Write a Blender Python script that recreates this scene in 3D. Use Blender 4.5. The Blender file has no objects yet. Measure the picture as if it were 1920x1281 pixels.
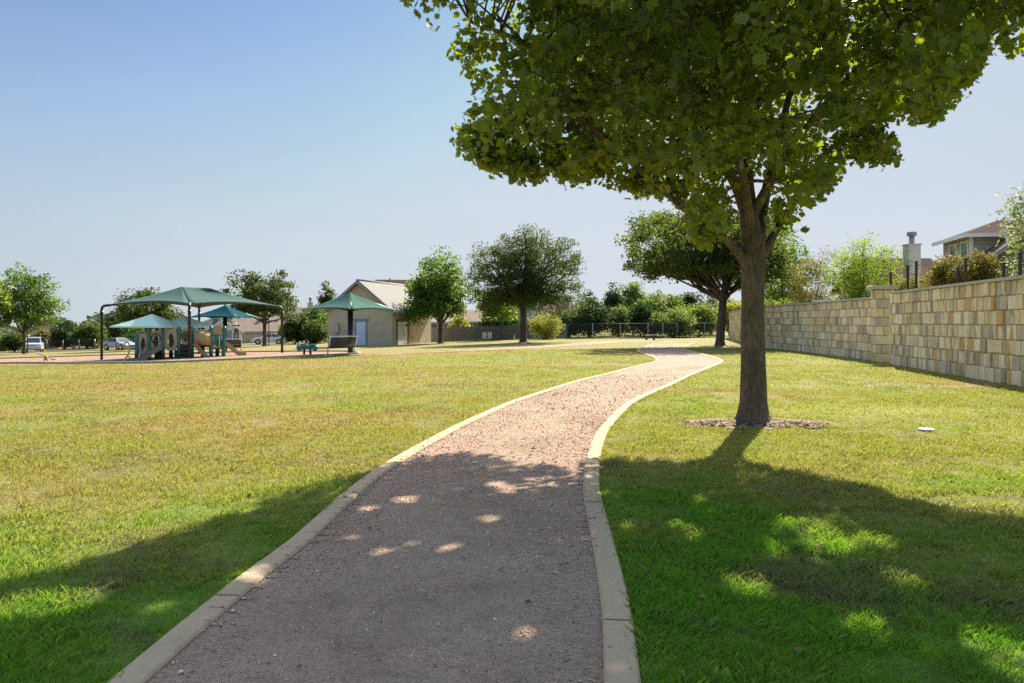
import bpy, math, random
import numpy as np
from mathutils import Vector, Matrix

rnd = random.Random(7)
rng = np.random.default_rng(11)
sc = bpy.context.scene
COL = sc.collection
F = 1440.0                      # focal length in pixels of the 1920 px wide frame
HOR = 605.0                     # horizon row
AZ, EL = math.radians(23.0), math.radians(38.0)
SUN = Vector((math.cos(EL)*math.sin(AZ), math.cos(EL)*math.cos(AZ), math.sin(EL)))

# ------------------------------------------------------------------ terrain
def g(x, y):
    x = np.asarray(x, float); y = np.asarray(y, float)
    t = 0.30 + 0.033*x - 0.007*y
    k = 0.10
    s = k*np.logaddexp(0.0, -t/k)
    return -5.0*np.tanh(s/5.0)
def gz(x, y): return float(g(x, y))
EYE = 1.5 + gz(0, 0)
def at(px, d, dz=0.0):
    x = (px-960.0)*d/F
    return Vector((x, d, gz(x, d)+dz))
def P(px, py):
    """where the line of sight through a pixel meets the ground"""
    k = (py-HOR)/F; a = (px-960.0)/F
    lo, hi = 1.0, 1.0
    while hi < 600 and EYE-k*hi > gz(a*hi, hi): lo, hi = hi, hi*1.03
    for _ in range(40):
        m = .5*(lo+hi)
        if EYE-k*m > gz(a*m, m): lo = m
        else: hi = m
    return Vector((a*hi, hi, gz(a*hi, hi)))
def zat(py, d): return EYE + (HOR-py)*d/F

# ------------------------------------------------------------------ mesh builder
class MB:
    def __init__(s): s.v=[]; s.f=[]; s.sm=[]
    def add(s, vs, fs, smooth=False):
        n=len(s.v); s.v += [tuple(v) for v in vs]
        for f in fs: s.f.append([i+n for i in f]); s.sm.append(smooth)
        return s
    def box(s, c, size, m=None):
        x,y,z=[k/2 for k in size]; cx,cy,cz=c
        vs=[Vector((cx+a*x,cy+b*y,cz+d*z)) for a in(-1,1) for b in(-1,1) for d in(-1,1)]
        if m is not None: vs=[m@v for v in vs]
        return s.add(vs,[(0,1,3,2),(4,6,7,5),(0,4,5,1),(2,3,7,6),(0,2,6,4),(1,5,7,3)])
    def cbox(s, c, size, b=.02, m=None):
        """box with chamfered edges"""
        x,y,z=[k/2 for k in size]; vs=[]; fs=[]
        for a in(-1,1):
            for q in(-1,1):
                for d in(-1,1):
                    vs += [Vector((c[0]+a*x,c[1]+q*(y-b),c[2]+d*(z-b))),Vector((c[0]+a*(x-b),c[1]+q*y,c[2]+d*(z-b))),Vector((c[0]+a*(x-b),c[1]+q*(y-b),c[2]+d*z))]
        def I(a,q,d,k): return ((a>0)*4+(q>0)*2+(d>0))*3+k
        for a in(-1,1):
            fs.append([I(a,-1,-1,0),I(a,1,-1,0),I(a,1,1,0),I(a,-1,1,0)][::a])
            fs.append([I(-1,a,-1,1),I(-1,a,1,1),I(1,a,1,1),I(1,a,-1,1)][::a])
            fs.append([I(-1,-1,a,2),I(1,-1,a,2),I(1,1,a,2),I(-1,1,a,2)][::a])
        for a in(-1,1):
            for q in(-1,1):
                fs.append([I(a,q,-1,0),I(a,q,-1,1),I(a,q,1,1),I(a,q,1,0)])
                fs.append([I(a,-1,q,0),I(a,-1,q,2),I(a,1,q,2),I(a,1,q,0)])
                fs.append([I(-1,a,q,1),I(-1,a,q,2),I(1,a,q,2),I(1,a,q,1)])
                for d in(-1,1): fs.append([I(a,q,d,0),I(a,q,d,1),I(a,q,d,2)])
        if m is not None: vs=[m@v for v in vs]
        return s.add(vs,fs)
    def prism(s, poly, axis, a, b):
        """polygon (2-D) extruded along an axis from a to b"""
        def mk(p,t):
            return (t,p[0],p[1]) if axis==0 else (p[0],t,p[1]) if axis==1 else (p[0],p[1],t)
        n=len(poly); vs=[mk(p,a) for p in poly]+[mk(p,b) for p in poly]
        fs=[list(range(n))[::-1],list(range(n,2*n))]+[(i,(i+1)%n,n+(i+1)%n,n+i) for i in range(n)]
        return s.add(vs,fs)
    def tube(s, pts, rad, n=8, cap=True, smooth=True, flat=None):
        pts=[Vector(p) for p in pts]
        if not hasattr(rad,'__len__'): rad=[rad]*len(pts)
        vs=[]; fs=[]; u=None
        for i,p in enumerate(pts):
            d=(pts[min(i+1,len(pts)-1)]-pts[max(i-1,0)])
            d = d.normalized() if d.length>1e-9 else Vector((0,0,1))
            if u is None:
                u=d.orthogonal().normalized()
            else:
                u=u-d*u.dot(d); u = u.normalized() if u.length>1e-6 else d.orthogonal().normalized()
            w=d.cross(u)
            for k in range(n):
                a=2*math.pi*k/n; r=rad[i]
                vs.append(p+u*math.cos(a)*r+w*math.sin(a)*r)
        for i in range(len(pts)-1):
            for k in range(n):
                fs.append((i*n+k,i*n+(k+1)%n,(i+1)*n+(k+1)%n,(i+1)*n+k))
        s.add(vs,fs,smooth)
        if cap:
            m=len(s.v)-len(vs)
            s.f.append([m+k for k in range(n)][::-1]); s.sm.append(False)
            s.f.append([m+(len(pts)-1)*n+k for k in range(n)]); s.sm.append(False)
        return s
    def cyl(s, c, r, h, n=16, r2=None, m=None, smooth=True):
        r2=r if r2 is None else r2; vs=[]
        for z,q in((0,r),(h,r2)):
            for k in range(n):
                a=2*math.pi*k/n; vs.append(Vector((c[0]+q*math.cos(a),c[1]+q*math.sin(a),c[2]+z)))
        if m is not None: vs=[m@v for v in vs]
        b=len(s.v)
        s.add(vs,[(k,(k+1)%n,n+(k+1)%n,n+k) for k in range(n)],smooth)
        s.f.append([b+k for k in range(n)][::-1]); s.sm.append(False)
        s.f.append([b+n+k for k in range(n)]); s.sm.append(False)
        return s
    def ell(s, c, r, n=14, m=8):
        vs=[]; fs=[]
        for i in range(m+1):
            t=math.pi*i/m
            for k in range(n):
                a=2*math.pi*k/n
                vs.append((c[0]+r[0]*math.sin(t)*math.cos(a),c[1]+r[1]*math.sin(t)*math.sin(a),c[2]-r[2]*math.cos(t)))
        for i in range(m):
            for k in range(n): fs.append((i*n+k,i*n+(k+1)%n,(i+1)*n+(k+1)%n,(i+1)*n+k))
        return s.add(vs,fs,True)
    def grid(s, fn, nu, nv, smooth=True):
        vs=[fn(i/nu,j/nv) for j in range(nv+1) for i in range(nu+1)]
        fs=[(j*(nu+1)+i,j*(nu+1)+i+1,(j+1)*(nu+1)+i+1,(j+1)*(nu+1)+i) for j in range(nv) for i in range(nu)]
        return s.add(vs,fs,smooth)
    def build(s, name, mat, parent=None, solid=0.0):
        me=bpy.data.meshes.new(name); me.from_pydata(s.v,[],s.f)
        me.polygons.foreach_set('use_smooth', s.sm); me.materials.append(mat); me.update()
        o=bpy.data.objects.new(name,me); COL.objects.link(o); o.parent=parent
        if solid:
            md=o.modifiers.new('thickness','SOLIDIFY'); md.thickness=solid; md.offset=0
        return o

def tag(o, label=None, cat=None, group=None, kind=None):
    if label: o['label']=label
    if cat: o['category']=cat
    if group: o['group']=group
    if kind: o['kind']=kind
    return o
def thing(name, label, cat, loc=(0,0,0), rz=0.0, group=None):
    o=bpy.data.objects.new(name,None); COL.objects.link(o); o.empty_display_size=.3
    o.location=loc; o.rotation_euler=(0,0,rz); return tag(o,label,cat,group)
def copy_tree(o, parent=None):
    c=o.copy(); COL.objects.link(c); c.parent=parent
    for ch in list(o.children): copy_tree(ch,c)
    return c

def raw_mesh(name, verts, k, mat, parent=None, smooth=False, fold=None, attr=None):
    """verts: (N*k,3); N faces of k corners each, all separate"""
    n=len(verts)//k
    me=bpy.data.meshes.new(name)
    me.vertices.add(len(verts)); me.vertices.foreach_set('co', np.ascontiguousarray(verts,dtype=np.float32).ravel())
    me.loops.add(n*k); me.loops.foreach_set('vertex_index', np.arange(n*k,dtype=np.int32))
    me.polygons.add(n); me.polygons.foreach_set('loop_start', np.arange(n,dtype=np.int32)*k)
    me.update(calc_edges=True); me.materials.append(mat)
    if attr is not None:
        a=me.attributes.new('tone','FLOAT','POINT'); a.data.foreach_set('value', np.repeat(attr,k).astype(np.float32))
    o=bpy.data.objects.new(name,me); COL.objects.link(o); o.parent=parent
    return o

# ------------------------------------------------------------------ materials
class NT:
    def __init__(s, name):
        s.m=bpy.data.materials.new(name); s.m.use_nodes=True
        s.t=s.m.node_tree; s.t.nodes.clear()
        s.out=s.n('ShaderNodeOutputMaterial')
    def n(s, typ, **kw):
        x=s.t.nodes.new(typ)
        for k,v in kw.items(): setattr(x,k,v)
        return x
    def link(s,a,b): s.t.links.new(a,b)
    def val(s, inp, v):
        if hasattr(v,'is_output') or isinstance(v,bpy.types.NodeSocket): s.link(v,inp)
        else:
            if inp.type=='RGBA' and len(v)==3: v=(*v,1)
            inp.default_value=v
    def pos(s): return s.n('ShaderNodeNewGeometry').outputs['Position']
    def obj(s): return s.n('ShaderNodeTexCoord').outputs['Object']
    def mapv(s, vec, scale=(1,1,1), rot=(0,0,0)):
        x=s.n('ShaderNodeMapping'); s.link(vec,x.inputs['Vector']); x.inputs['Scale'].default_value=scale; x.inputs['Rotation'].default_value=rot
        return x.outputs['Vector']
    def noise(s, vec, scale, detail=4, rough=.55, dist=0):
        x=s.n('ShaderNodeTexNoise'); s.link(vec,x.inputs['Vector'])
        x.inputs['Scale'].default_value=scale; x.inputs['Detail'].default_value=detail; x.inputs['Roughness'].default_value=rough; x.inputs['Distortion'].default_value=dist
        return x.outputs['Fac']
    def vor(s, vec, scale, out='Distance', feat='F1'):
        x=s.n('ShaderNodeTexVoronoi',feature=feat); s.link(vec,x.inputs['Vector']); x.inputs['Scale'].default_value=scale
        return x.outputs[out]
    def ramp(s, fac, stops, interp='LINEAR'):
        x=s.n('ShaderNodeValToRGB'); s.link(fac,x.inputs['Fac']); x.color_ramp.interpolation=interp
        e=x.color_ramp.elements
        while len(e)<len(stops): e.new(.5)
        for i,(p,c) in enumerate(stops):
            e[i].position=p; c=(c,c,c) if not hasattr(c,'__len__') else c; e[i].color=(*c[:3],1)
        return x.outputs['Color']
    def mix(s, fac, a, b, mode='MIX'):
        x=s.n('ShaderNodeMix',data_type='RGBA',blend_type=mode)
        s.val(x.inputs[0],fac); s.val(x.inputs[6],a); s.val(x.inputs[7],b); return x.outputs[2]
    def math(s, op, a, b=0.0):
        x=s.n('ShaderNodeMath',operation=op); s.val(x.inputs[0],a); s.val(x.inputs[1],b); return x.outputs[0]
    def bump(s, h, strength=.3, dist=.02, normal=None):
        x=s.n('ShaderNodeBump'); s.link(h,x.inputs['Height']); x.inputs['Strength'].default_value=strength; x.inputs['Distance'].default_value=dist
        if normal is not None: s.link(normal,x.inputs['Normal'])
        return x.outputs['Normal']
    def rand(s): return s.n('ShaderNodeNewGeometry').outputs['Random Per Island']
    def bsdf(s, col, rough=.7, metal=0, normal=None, spec=.3, finish=True):
        x=s.n('ShaderNodeBsdfPrincipled'); s.val(x.inputs['Base Color'],col); s.val(x.inputs['Roughness'],rough)
        x.inputs['Metallic'].default_value=metal; x.inputs['Specular IOR Level'].default_value=spec
        if normal is not None: s.link(normal,x.inputs['Normal'])
        if finish: s.link(x.outputs[0],s.out.inputs['Surface'])
        return x.outputs[0]
def mul(c,k): return tuple(min(1,x*k) for x in c)

def simple(name, col, rough=.6, var=.18, scale=6, bump=.1, bs=40, metal=0, spec=.35, dirt=.0):
    t=NT(name); v=t.obj()
    c=t.mix(t.noise(v,scale),mul(col,1-var),mul(col,1+var))
    if dirt: c=t.mix(t.ramp(t.noise(v,2.3,6,.7),[(.48,0),(.75,dirt)]),c,mul((.18,.15,.11),1))
    nm=t.bump(t.noise(v,bs),bump,.01) if bump else None
    t.bsdf(c,rough,metal,nm,spec); return t.m

def leafmat(name, stops, trans, tw=.45, rough=.6, spec=.10):
    """stops: colours over the random value of each leaf; trans: colour of light that comes through"""
    t=NT(name); r=t.rand()
    big=t.noise(t.pos(),.9,2)
    f=t.math('ADD',t.math('MULTIPLY',r,.65),t.math('MULTIPLY',big,.35))
    c=t.ramp(f,stops)
    b=t.bsdf(c,rough,0,None,spec,False)
    tl=t.n('ShaderNodeBsdfTranslucent'); t.link(t.mix(.75,c,trans),tl.inputs['Color'])
    mx=t.n('ShaderNodeMixShader'); mx.inputs[0].default_value=tw
    t.link(b,mx.inputs[1]); t.link(tl.outputs[0],mx.inputs[2]); t.link(mx.outputs[0],t.out.inputs['Surface'])
    return t.m

def lawn_colour(t, v):
    n1=t.noise(t.mapv(v,(.10,.17,1)),1.0,5,.6,.6)
    n2=t.noise(v,.5,5,.62,.4)
    n3=t.noise(v,2.6,4,.6)
    sx=t.n('ShaderNodeSeparateXYZ'); t.link(v,sx.inputs[0])
    def rng_(sock,a,b):
        m=t.n('ShaderNodeMapRange'); t.link(sock,m.inputs[0]); m.inputs[1].default_value=a; m.inputs[2].default_value=b; m.inputs[3].default_value=0; m.inputs[4].default_value=1; return m.outputs[0]
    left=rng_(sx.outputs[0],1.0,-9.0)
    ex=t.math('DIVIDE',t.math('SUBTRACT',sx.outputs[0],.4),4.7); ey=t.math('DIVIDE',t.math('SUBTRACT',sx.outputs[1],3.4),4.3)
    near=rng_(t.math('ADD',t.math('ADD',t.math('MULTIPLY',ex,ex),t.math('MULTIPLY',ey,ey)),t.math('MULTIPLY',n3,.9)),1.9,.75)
    green=t.mix(n3,(.092,.250,.016),(.180,.325,.034))
    yell=t.mix(n3,(.232,.245,.058),(.310,.305,.105))
    # green of the maple's shade painted into the turf, the open field is straw-tinged
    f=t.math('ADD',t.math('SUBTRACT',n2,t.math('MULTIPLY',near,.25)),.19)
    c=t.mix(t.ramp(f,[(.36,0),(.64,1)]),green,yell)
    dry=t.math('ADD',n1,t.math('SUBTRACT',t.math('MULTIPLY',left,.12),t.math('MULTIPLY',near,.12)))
    c=t.mix(t.ramp(dry,[(.475,0),(.66,.85)]),c,(.330,.245,.115))
    for cx_,cy_,rx_,ry_,fa_ in ((5.9,13.0,2.2,1.2,.8),(8.0,10.2,1.9,.9,.75),(-6.5,17,3.5,1.6,.5)):
        u_=t.math('DIVIDE',t.math('SUBTRACT',sx.outputs[0],cx_),rx_); w_=t.math('DIVIDE',t.math('SUBTRACT',sx.outputs[1],cy_),ry_)
        d_=t.math('ADD',t.math('ADD',t.math('MULTIPLY',u_,u_),t.math('MULTIPLY',w_,w_)),n2)
        c=t.mix(t.math('MULTIPLY',rng_(d_,1.5,.5),fa_),c,(.36,.37,.17))
    worn=t.ramp(t.noise(v,.72,6,.7,.8),[(.53,0),(.66,.85)])
    c=t.mix(worn,c,(.20,.175,.105))
    c=t.mix(1,c,t.ramp(t.noise(v,11,4,.7),[(.3,(.80,.82,.78)),(.7,(1.2,1.17,1.2))]),'MULTIPLY')
    return c

def ground_material():
    t=NT('lawn_soil'); v=t.pos()
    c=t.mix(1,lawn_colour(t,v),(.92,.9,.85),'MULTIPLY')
    fine=t.noise(v,24,5,.75); fine2=t.noise(v,5,6,.75)
    c=t.mix(t.ramp(fine,[(.32,.40),(.55,0)]),c,(.06,.075,.015))
    c=t.mix(t.ramp(fine2,[(.32,.30),(.55,0)]),c,(.08,.09,.02))
    nm=t.bump(fine,.8,.05,t.bump(fine2,.5,.10))
    t.bsdf(c,.9,0,nm,.1); return t.m
def blade_material():
    t=NT('grass_blades'); v=t.pos(); r=t.rand()
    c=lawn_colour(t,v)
    c=t.mix(t.ramp(r,[(.0,0),(1,1)]),t.mix(1,c,(.82,.86,.8),'MULTIPLY'),t.mix(1,c,(1.18,1.14,1.1),'MULTIPLY'))
    c=t.mix(t.ramp(r,[(.95,0),(.96,.7)],'CONSTANT'),c,(.36,.30,.15))
    b=t.bsdf(c,.6,0,None,.15,False)
    tl=t.n('ShaderNodeBsdfTranslucent'); t.link(t.mix(1,c,(1.35,1.45,.8),'MULTIPLY'),tl.inputs['Color'])
    mx=t.n('ShaderNodeMixShader'); mx.inputs[0].default_value=.42
    t.link(b,mx.inputs[1]); t.link(tl.outputs[0],mx.inputs[2]); t.link(mx.outputs[0],t.out.inputs['Surface'])
    return t.m
def gravel_material(name='crushed_granite', a=(.475,.30,.205), b=(.66,.48,.35)):
    t=NT(name); v=t.pos()
    c=t.mix(t.noise(v,1.3,5,.65),a,b)
    c=t.mix(t.ramp(t.noise(v,.5,6,.7,.5),[(.49,0),(.68,.75)]),c,(.27,.185,.11))
    cell=t.vor(v,70,'Color'); sep=t.n('ShaderNodeSeparateColor'); t.link(cell,sep.inputs[0])
    c=t.mix(t.ramp(sep.outputs[0],[(.0,.6),(.25,0),(.8,0),(1,.5)]),c,t.mix(sep.outputs[1],(.16,.10,.075),(.62,.50,.42)))
    h=t.math('ADD',t.vor(v,60),t.math('MULTIPLY',t.noise(v,7,7,.75),2.2))
    c=t.mix(t.ramp(t.noise(v,4.5,7,.8),[(.30,.45),(.5,0)]),c,(.20,.13,.095)); t.bsdf(c,.92,0,t.bump(h,1.0,.03),.15); return t.m
def concrete_material(name, col=(.46,.385,.285)):
    t=NT(name); v=t.pos()
    c=t.mix(t.noise(v,3,6,.7),mul(col,.78),mul(col,1.14))
    c=t.mix(t.ramp(t.noise(v,40,4,.7),[(.3,.35),(.55,0)]),c,mul(col,.45))
    c=t.mix(t.ramp(t.noise(v,.9,6,.75),[(.52,0),(.72,.45)]),c,(.22,.17,.115))
    t.bsdf(c,.88,0,t.bump(t.noise(v,55,5,.7),.35,.008),.2); return t.m
def bark_material(name, dark=(.050,.040,.030), light=(.150,.122,.090), s=1.0):
    t=NT(name); v=t.obj()
    n=t.noise(t.mapv(v,(1,1,.22)),26*s,8,.78,.5); n2=t.noise(t.mapv(v,(1,1,.5)),60*s,6,.8); ridge=t.vor(t.mapv(v,(1,1,.16)),38*s,'Distance')
    h=t.math('ADD',t.math('MULTIPLY',ridge,.5),n)
    c=t.mix(t.ramp(h,[(.45,0),(.95,1)]),dark,light)
    c=t.mix(t.ramp(n2,[(.60,0),(.68,.7)]),c,mul(light,2.0))
    c=t.mix(t.ramp(t.noise(v,1.7*s,5,.7),[(.42,.55),(.62,0)]),c,mul(dark,1.0))
    t.bsdf(c,.95,0,t.bump(h,1.0,.03,t.bump(n2,.6,.01)),.08); return t.m
def stone_block_material(name, cols, sx=1.0, axis='x', bw=.62, bh=.3):
    """coursed limestone for the far buildings"""
    t=NT(name); v=t.obj(); sp=t.n('ShaderNodeSeparateXYZ'); t.link(v,sp.inputs[0])
    cb=t.n('ShaderNodeCombineXYZ'); t.link(t.math('ADD',sp.outputs[0],sp.outputs[1]),cb.inputs[0]); t.link(sp.outputs[2],cb.inputs[1])
    br=t.n('ShaderNodeTexBrick'); t.link(cb.outputs[0],br.inputs['Vector']); br.inputs['Scale'].default_value=1
    br.inputs['Brick Width'].default_value=bw; br.inputs['Row Height'].default_value=bh; br.inputs['Mortar Size'].default_value=.012
    br.inputs['Color1'].default_value=(*cols[0],1); br.inputs['Color2'].default_value=(*cols[1],1); br.inputs['Mortar'].default_value=(*cols[2],1); br.offset=.37
    c=t.mix(.45,br.outputs['Color'],t.mix(t.noise(v,1.6,6,.75),mul(cols[0],.45),mul(cols[1],1.3)))
    c=t.mix(t.ramp(t.noise(t.mapv(v,(.9,.9,2.6)),.9,4,.6),[(.58,0),(.62,.45)]),c,mul(cols[0],.55))
    t.bsdf(c,.9,0,t.bump(t.noise(v,14,5),.4,.02),.15); return t.m
def attr_stone_material(name):
    t=NT(name); a=t.n('ShaderNodeAttribute',attribute_name='tone'); v=t.pos()
    c=t.ramp(a.outputs['Fac'],[(0,(.46,.39,.30)),(.10,(.62,.53,.40)),(.24,(.74,.63,.45)),(.38,(.80,.70,.52)),(.52,(.56,.50,.41)),(.64,(.80,.68,.47)),(.76,(.64,.44,.21)),(.83,(.86,.78,.61)),(.93,(.74,.61,.38)),(1,(.50,.45,.38))],'CONSTANT')
    c=t.mix(1,c,t.ramp(t.noise(v,5,6,.7),[(.25,(.74,.72,.68)),(.75,(1.12,1.10,1.06))]),'MULTIPLY')
    c=t.mix(1,c,(1.04,1.0,.92),'MULTIPLY')
    streak=t.ramp(t.noise(t.mapv(v,(1.1,1.1,.10)),1.3,6,.7,.3),[(.53,0),(.70,.70)])
    c=t.mix(streak,c,t.mix(1,c,(.50,.48,.46),'MULTIPLY'))
    t.bsdf(c,.9,0,t.bump(t.noise(v,22,6,.7),.55,.02),.15); return t.m
def roof_shingle(name, a, b):
    t=NT(name); v=t.obj()
    w=t.noise(t.mapv(v,(6,6,26)),1.0,3); c=t.mix(w,a,b); c=t.mix(t.ramp(t.noise(v,.9,5),[(.4,0),(.7,.4)]),c,mul(a,.8))
    t.bsdf(c,.95,0,t.bump(w,.4,.02),.0); return t.m
def paint_material(name, col, rough=.25, coat=.6):
    t=NT(name); x=t.n('ShaderNodeBsdfPrincipled'); v=t.obj()
    t.val(x.inputs['Base Color'],t.mix(t.ramp(t.noise(v,3,4),[(.4,0),(.8,.12)]),col,(.25,.22,.18))); x.inputs['Roughness'].default_value=rough; x.inputs['Coat Weight'].default_value=coat
    t.link(x.outputs[0],t.out.inputs['Surface']); return t.m
def glass_dark(name, col=(.02,.03,.04)):
    t=NT(name); x=t.n('ShaderNodeBsdfPrincipled'); t.val(x.inputs['Base Color'],t.mix(t.noise(t.obj(),2),col,mul(col,1.6)))
    x.inputs['Roughness'].default_value=.06; x.inputs['Specular IOR Level'].default_value=.7; t.link(x.outputs[0],t.out.inputs['Surface']); return t.m
def fabric_material(name, col, trans, tw=.35):
    t=NT(name); v=t.obj(); c=t.mix(t.noise(v,1.5,5),mul(col,.86),mul(col,1.1))
    c=t.mix(t.ramp(t.noise(v,60,2),[(.3,.25),(.6,0)]),c,mul(col,.6))
    b=t.bsdf(c,.9,0,None,.03,False); tl=t.n('ShaderNodeBsdfTranslucent'); tl.inputs[0].default_value=(*trans,1)
    mx=t.n('ShaderNodeMixShader'); mx.inputs[0].default_value=tw; t.link(b,mx.inputs[1]); t.link(tl.outputs[0],mx.inputs[2]); t.link(mx.outputs[0],t.out.inputs['Surface']); return t.m

M={}
M['ground']=ground_material(); M['blade']=blade_material(); M['gravel']=gravel_material()
M['bed']=gravel_material('play_bed_chips',(.36,.22,.145),(.50,.33,.23))
M['kerb']=concrete_material('kerb_concrete',(.50,.375,.24)); M['joint']=simple('kerb_joint',(.20,.155,.11),.95); M['bedkerb']=concrete_material('bed_edging_concrete',(.33,.31,.28))
M['asphalt']=simple('asphalt',(.06,.06,.062),.9,.25,9,.3)
M['bark']=bark_material('maple_bark',(.085,.070,.054),(.26,.22,.17)); M['bark2']=bark_material('oak_bark',(.06,.05,.04),(.18,.15,.115),.7); M['stem']=simple('shrub_stem',(.10,.075,.05),.9)
M['mulch']=simple('bark_mulch',(.27,.195,.13),.95,.45,28,.9,30)
M['stone']=attr_stone_material('wall_stone'); M['mortar']=simple('wall_mortar',(.36,.32,.26),.95,.2,12,.5)
M['cap']=concrete_material('wall_cap_stone',(.52,.46,.37))
M['blackmetal']=simple('black_metal',(.012,.012,.014),.4,.2,8,0,spec=.5); M['greymetal']=simple('galvanised_metal',(.34,.35,.36),.45,.15,8,.05,metal=.6)
M['wire']=simple('dark_wire',(.02,.021,.022),.6,.2,5,0)
M['green_fab']=fabric_material('green_shade_cloth',(.075,.135,.122),(.03,.07,.06),.12)
M['green_fab2']=fabric_material('bright_green_shade_cloth',(.085,.18,.145),(.03,.14,.11),.2)
M['blue_fab']=fabric_material('blue_shade_cloth',(.008,.070,.088),(.01,.04,.06),.12)
M['teal_roof']=simple('teal_plastic_roof',(.50,.70,.58),.4,.08,3,0,spec=.4)
M['teal']=simple('teal_plastic',(.045,.16,.155),.4,.12,4,0,spec=.4); M['greenpl']=simple('green_plastic',(.015,.15,.085),.4,.1,4,0,spec=.4)
M['tan']=simple('tan_plastic',(.38,.26,.14),.5,.12,4,0); M['tanpale']=simple('pale_tan_plastic',(.40,.31,.20),.5,.12,4,0); M['slide']=simple('brown_slide_plastic',(.20,.16,.12),.4,.12,4,0)
M['deck']=simple('brown_deck',(.11,.07,.05),.6); M['darkpl']=simple('dark_plastic',(.03,.026,.026),.5)
M['yellow']=simple('yellow_paint',(.55,.40,.10),.4,.1,5,0); M['red']=simple('red_paint',(.42,.07,.035),.4,.1,5,0)
M['lid']=simple('sprinkler_plastic',(.42,.42,.40),.6); M['white']=simple('white_paint',(.74,.74,.72),.5,.05,4,.02); M['bluewhite']=simple('pale_blue_door_paint',(.52,.63,.76),.5,.06,4,.02)
M['cream']=simple('cream_siding',(.60,.54,.44),.7,.07,4,.05); M['whitesid']=simple('white_siding',(.66,.65,.63),.7,.06,4,.05)
M['chim']=simple('pale_grey_siding',(.50,.48,.48),.75,.06,4,.05); M['beige']=simple('beige_siding',(.42,.37,.32),.75,.06,4,.05); M['tanwall']=simple('tan_stucco',(.47,.38,.27),.8,.1,3,.1)
M['garage']=simple('garage_door_beige',(.52,.41,.28),.6,.06,3,.02); M['trim']=simple('grey_blue_trim',(.24,.26,.30),.5,.1,4,.02)
M['roof_tan']=roof_shingle('tan_shingles',(.25,.20,.155),(.33,.265,.205)); M['roof_brown']=roof_shingle('brown_shingles',(.105,.078,.066),(.16,.12,.10))
M['roof_grey']=roof_shingle('grey_shingles',(.25,.225,.21),(.36,.32,.30)); M['brick']=stone_block_material('dark_brick',((.17,.11,.095),(.22,.145,.12),(.22,.19,.17)),bw=.2,bh=.075)
M['shedstone']=stone_block_material('shed_limestone',((.46,.39,.28),(.56,.48,.35),(.38,.33,.26)),bw=.75,bh=.30)
M['shedroof']=simple('pale_metal_roof',(.20,.20,.178),.65,.08,3,0,spec=.15)
M['fence']=simple('grey_weathered_boards',(.15,.145,.15),.9,.35,7,.3)
M['glass']=glass_dark('window_glass',(.05,.10,.12)); M['carglass']=glass_dark('car_glass')
M['rubber']=simple('tyre_rubber',(.015,.015,.016),.85); M['rim']=simple('alloy_rim',(.5,.5,.52),.3,.05,4,0,metal=.8)
M['carwhite']=paint_material('white_car_paint',(.72,.73,.75)); M['carsilver']=paint_material('silver_blue_car_paint',(.33,.38,.46)); M['lamp']=simple('headlamp',(.6,.62,.65),.15,.05,4,0); M['tail']=simple('tail_lamp',(.30,.02,.015),.2,.05,4,0)
M['wood']=simple('dark_bench_slats',(.045,.036,.03),.6); M['plank']=simple('worn_plank',(.42,.30,.23),.8)
M['sign']=simple('sign_dark_red',(.17,.06,.05),.5); M['pad']=concrete_material('concrete_pad',(.36,.34,.30))

# leaves
M['maple']=leafmat('maple_leaves',[(.0,(.010,.021,.006)),(.32,(.022,.045,.010)),(.58,(.044,.080,.014)),(.80,(.085,.135,.022)),(1,(.27,.28,.035))],(.52,.66,.03),.44,.36,.45)
M['oak']=leafmat('oak_leaves',[(0,(.022,.036,.012)),(.5,(.042,.063,.020)),(1,(.085,.112,.036))],(.16,.22,.04),.36)
M['oak2']=leafmat('live_oak_leaves',[(0,(.020,.036,.011)),(.5,(.044,.070,.018)),(1,(.088,.120,.032))],(.22,.30,.04),.38)
M['mid2']=leafmat('bush_leaves',[(0,(.028,.050,.014)),(.5,(.055,.085,.024)),(1,(.11,.14,.04))],(.18,.26,.05),.36)
M['elm']=leafmat('elm_leaves',[(0,(.030,.062,.014)),(.5,(.055,.105,.022)),(1,(.11,.165,.035))],(.24,.38,.05),.42)
M['bright']=leafmat('bright_leaves',[(0,(.06,.12,.015)),(.5,(.11,.19,.025)),(1,(.20,.27,.04))],(.40,.52,.05),.45)
M['yellowish']=leafmat('yellow_green_leaves',[(0,(.10,.13,.02)),(.5,(.18,.21,.035)),(1,(.30,.30,.05))],(.5,.52,.08),.42)
M['dark']=leafmat('dark_evergreen_leaves',[(0,(.016,.034,.014)),(.5,(.030,.055,.020)),(1,(.060,.090,.028))],(.08,.15,.03),.3)
M['mid']=leafmat('vine_leaves',[(0,(.05,.085,.02)),(.5,(.105,.15,.04)),(1,(.20,.24,.07))],(.30,.40,.07),.40)
M['rust']=leafmat('rusty_leaves',[(0,(.045,.050,.012)),(.4,(.090,.090,.018)),(.72,(.140,.115,.024)),(.9,(.20,.08,.035)),(1,(.26,.07,.05))],(.30,.26,.04),.36)
M['redgreen']=leafmat('reddish_green_leaves',[(0,(.05,.07,.018)),(.5,(.09,.10,.025)),(.85,(.13,.09,.03)),(1,(.24,.08,.05))],(.32,.30,.05),.4)
M['oleander']=leafmat('oleander_leaves',[(0,(.06,.10,.03)),(.6,(.11,.16,.045)),(1,(.2,.24,.08))],(.3,.4,.08),.4)
M['flower']=leafmat('white_blossom',[(0,(.55,.50,.40)),(1,(.8,.76,.66))],(.6,.55,.45),.3)
M['pink']=leafmat('pink_blossom',[(0,(.20,.12,.10)),(.5,(.38,.20,.18)),(1,(.5,.32,.28))],(.4,.25,.2),.3)
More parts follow.
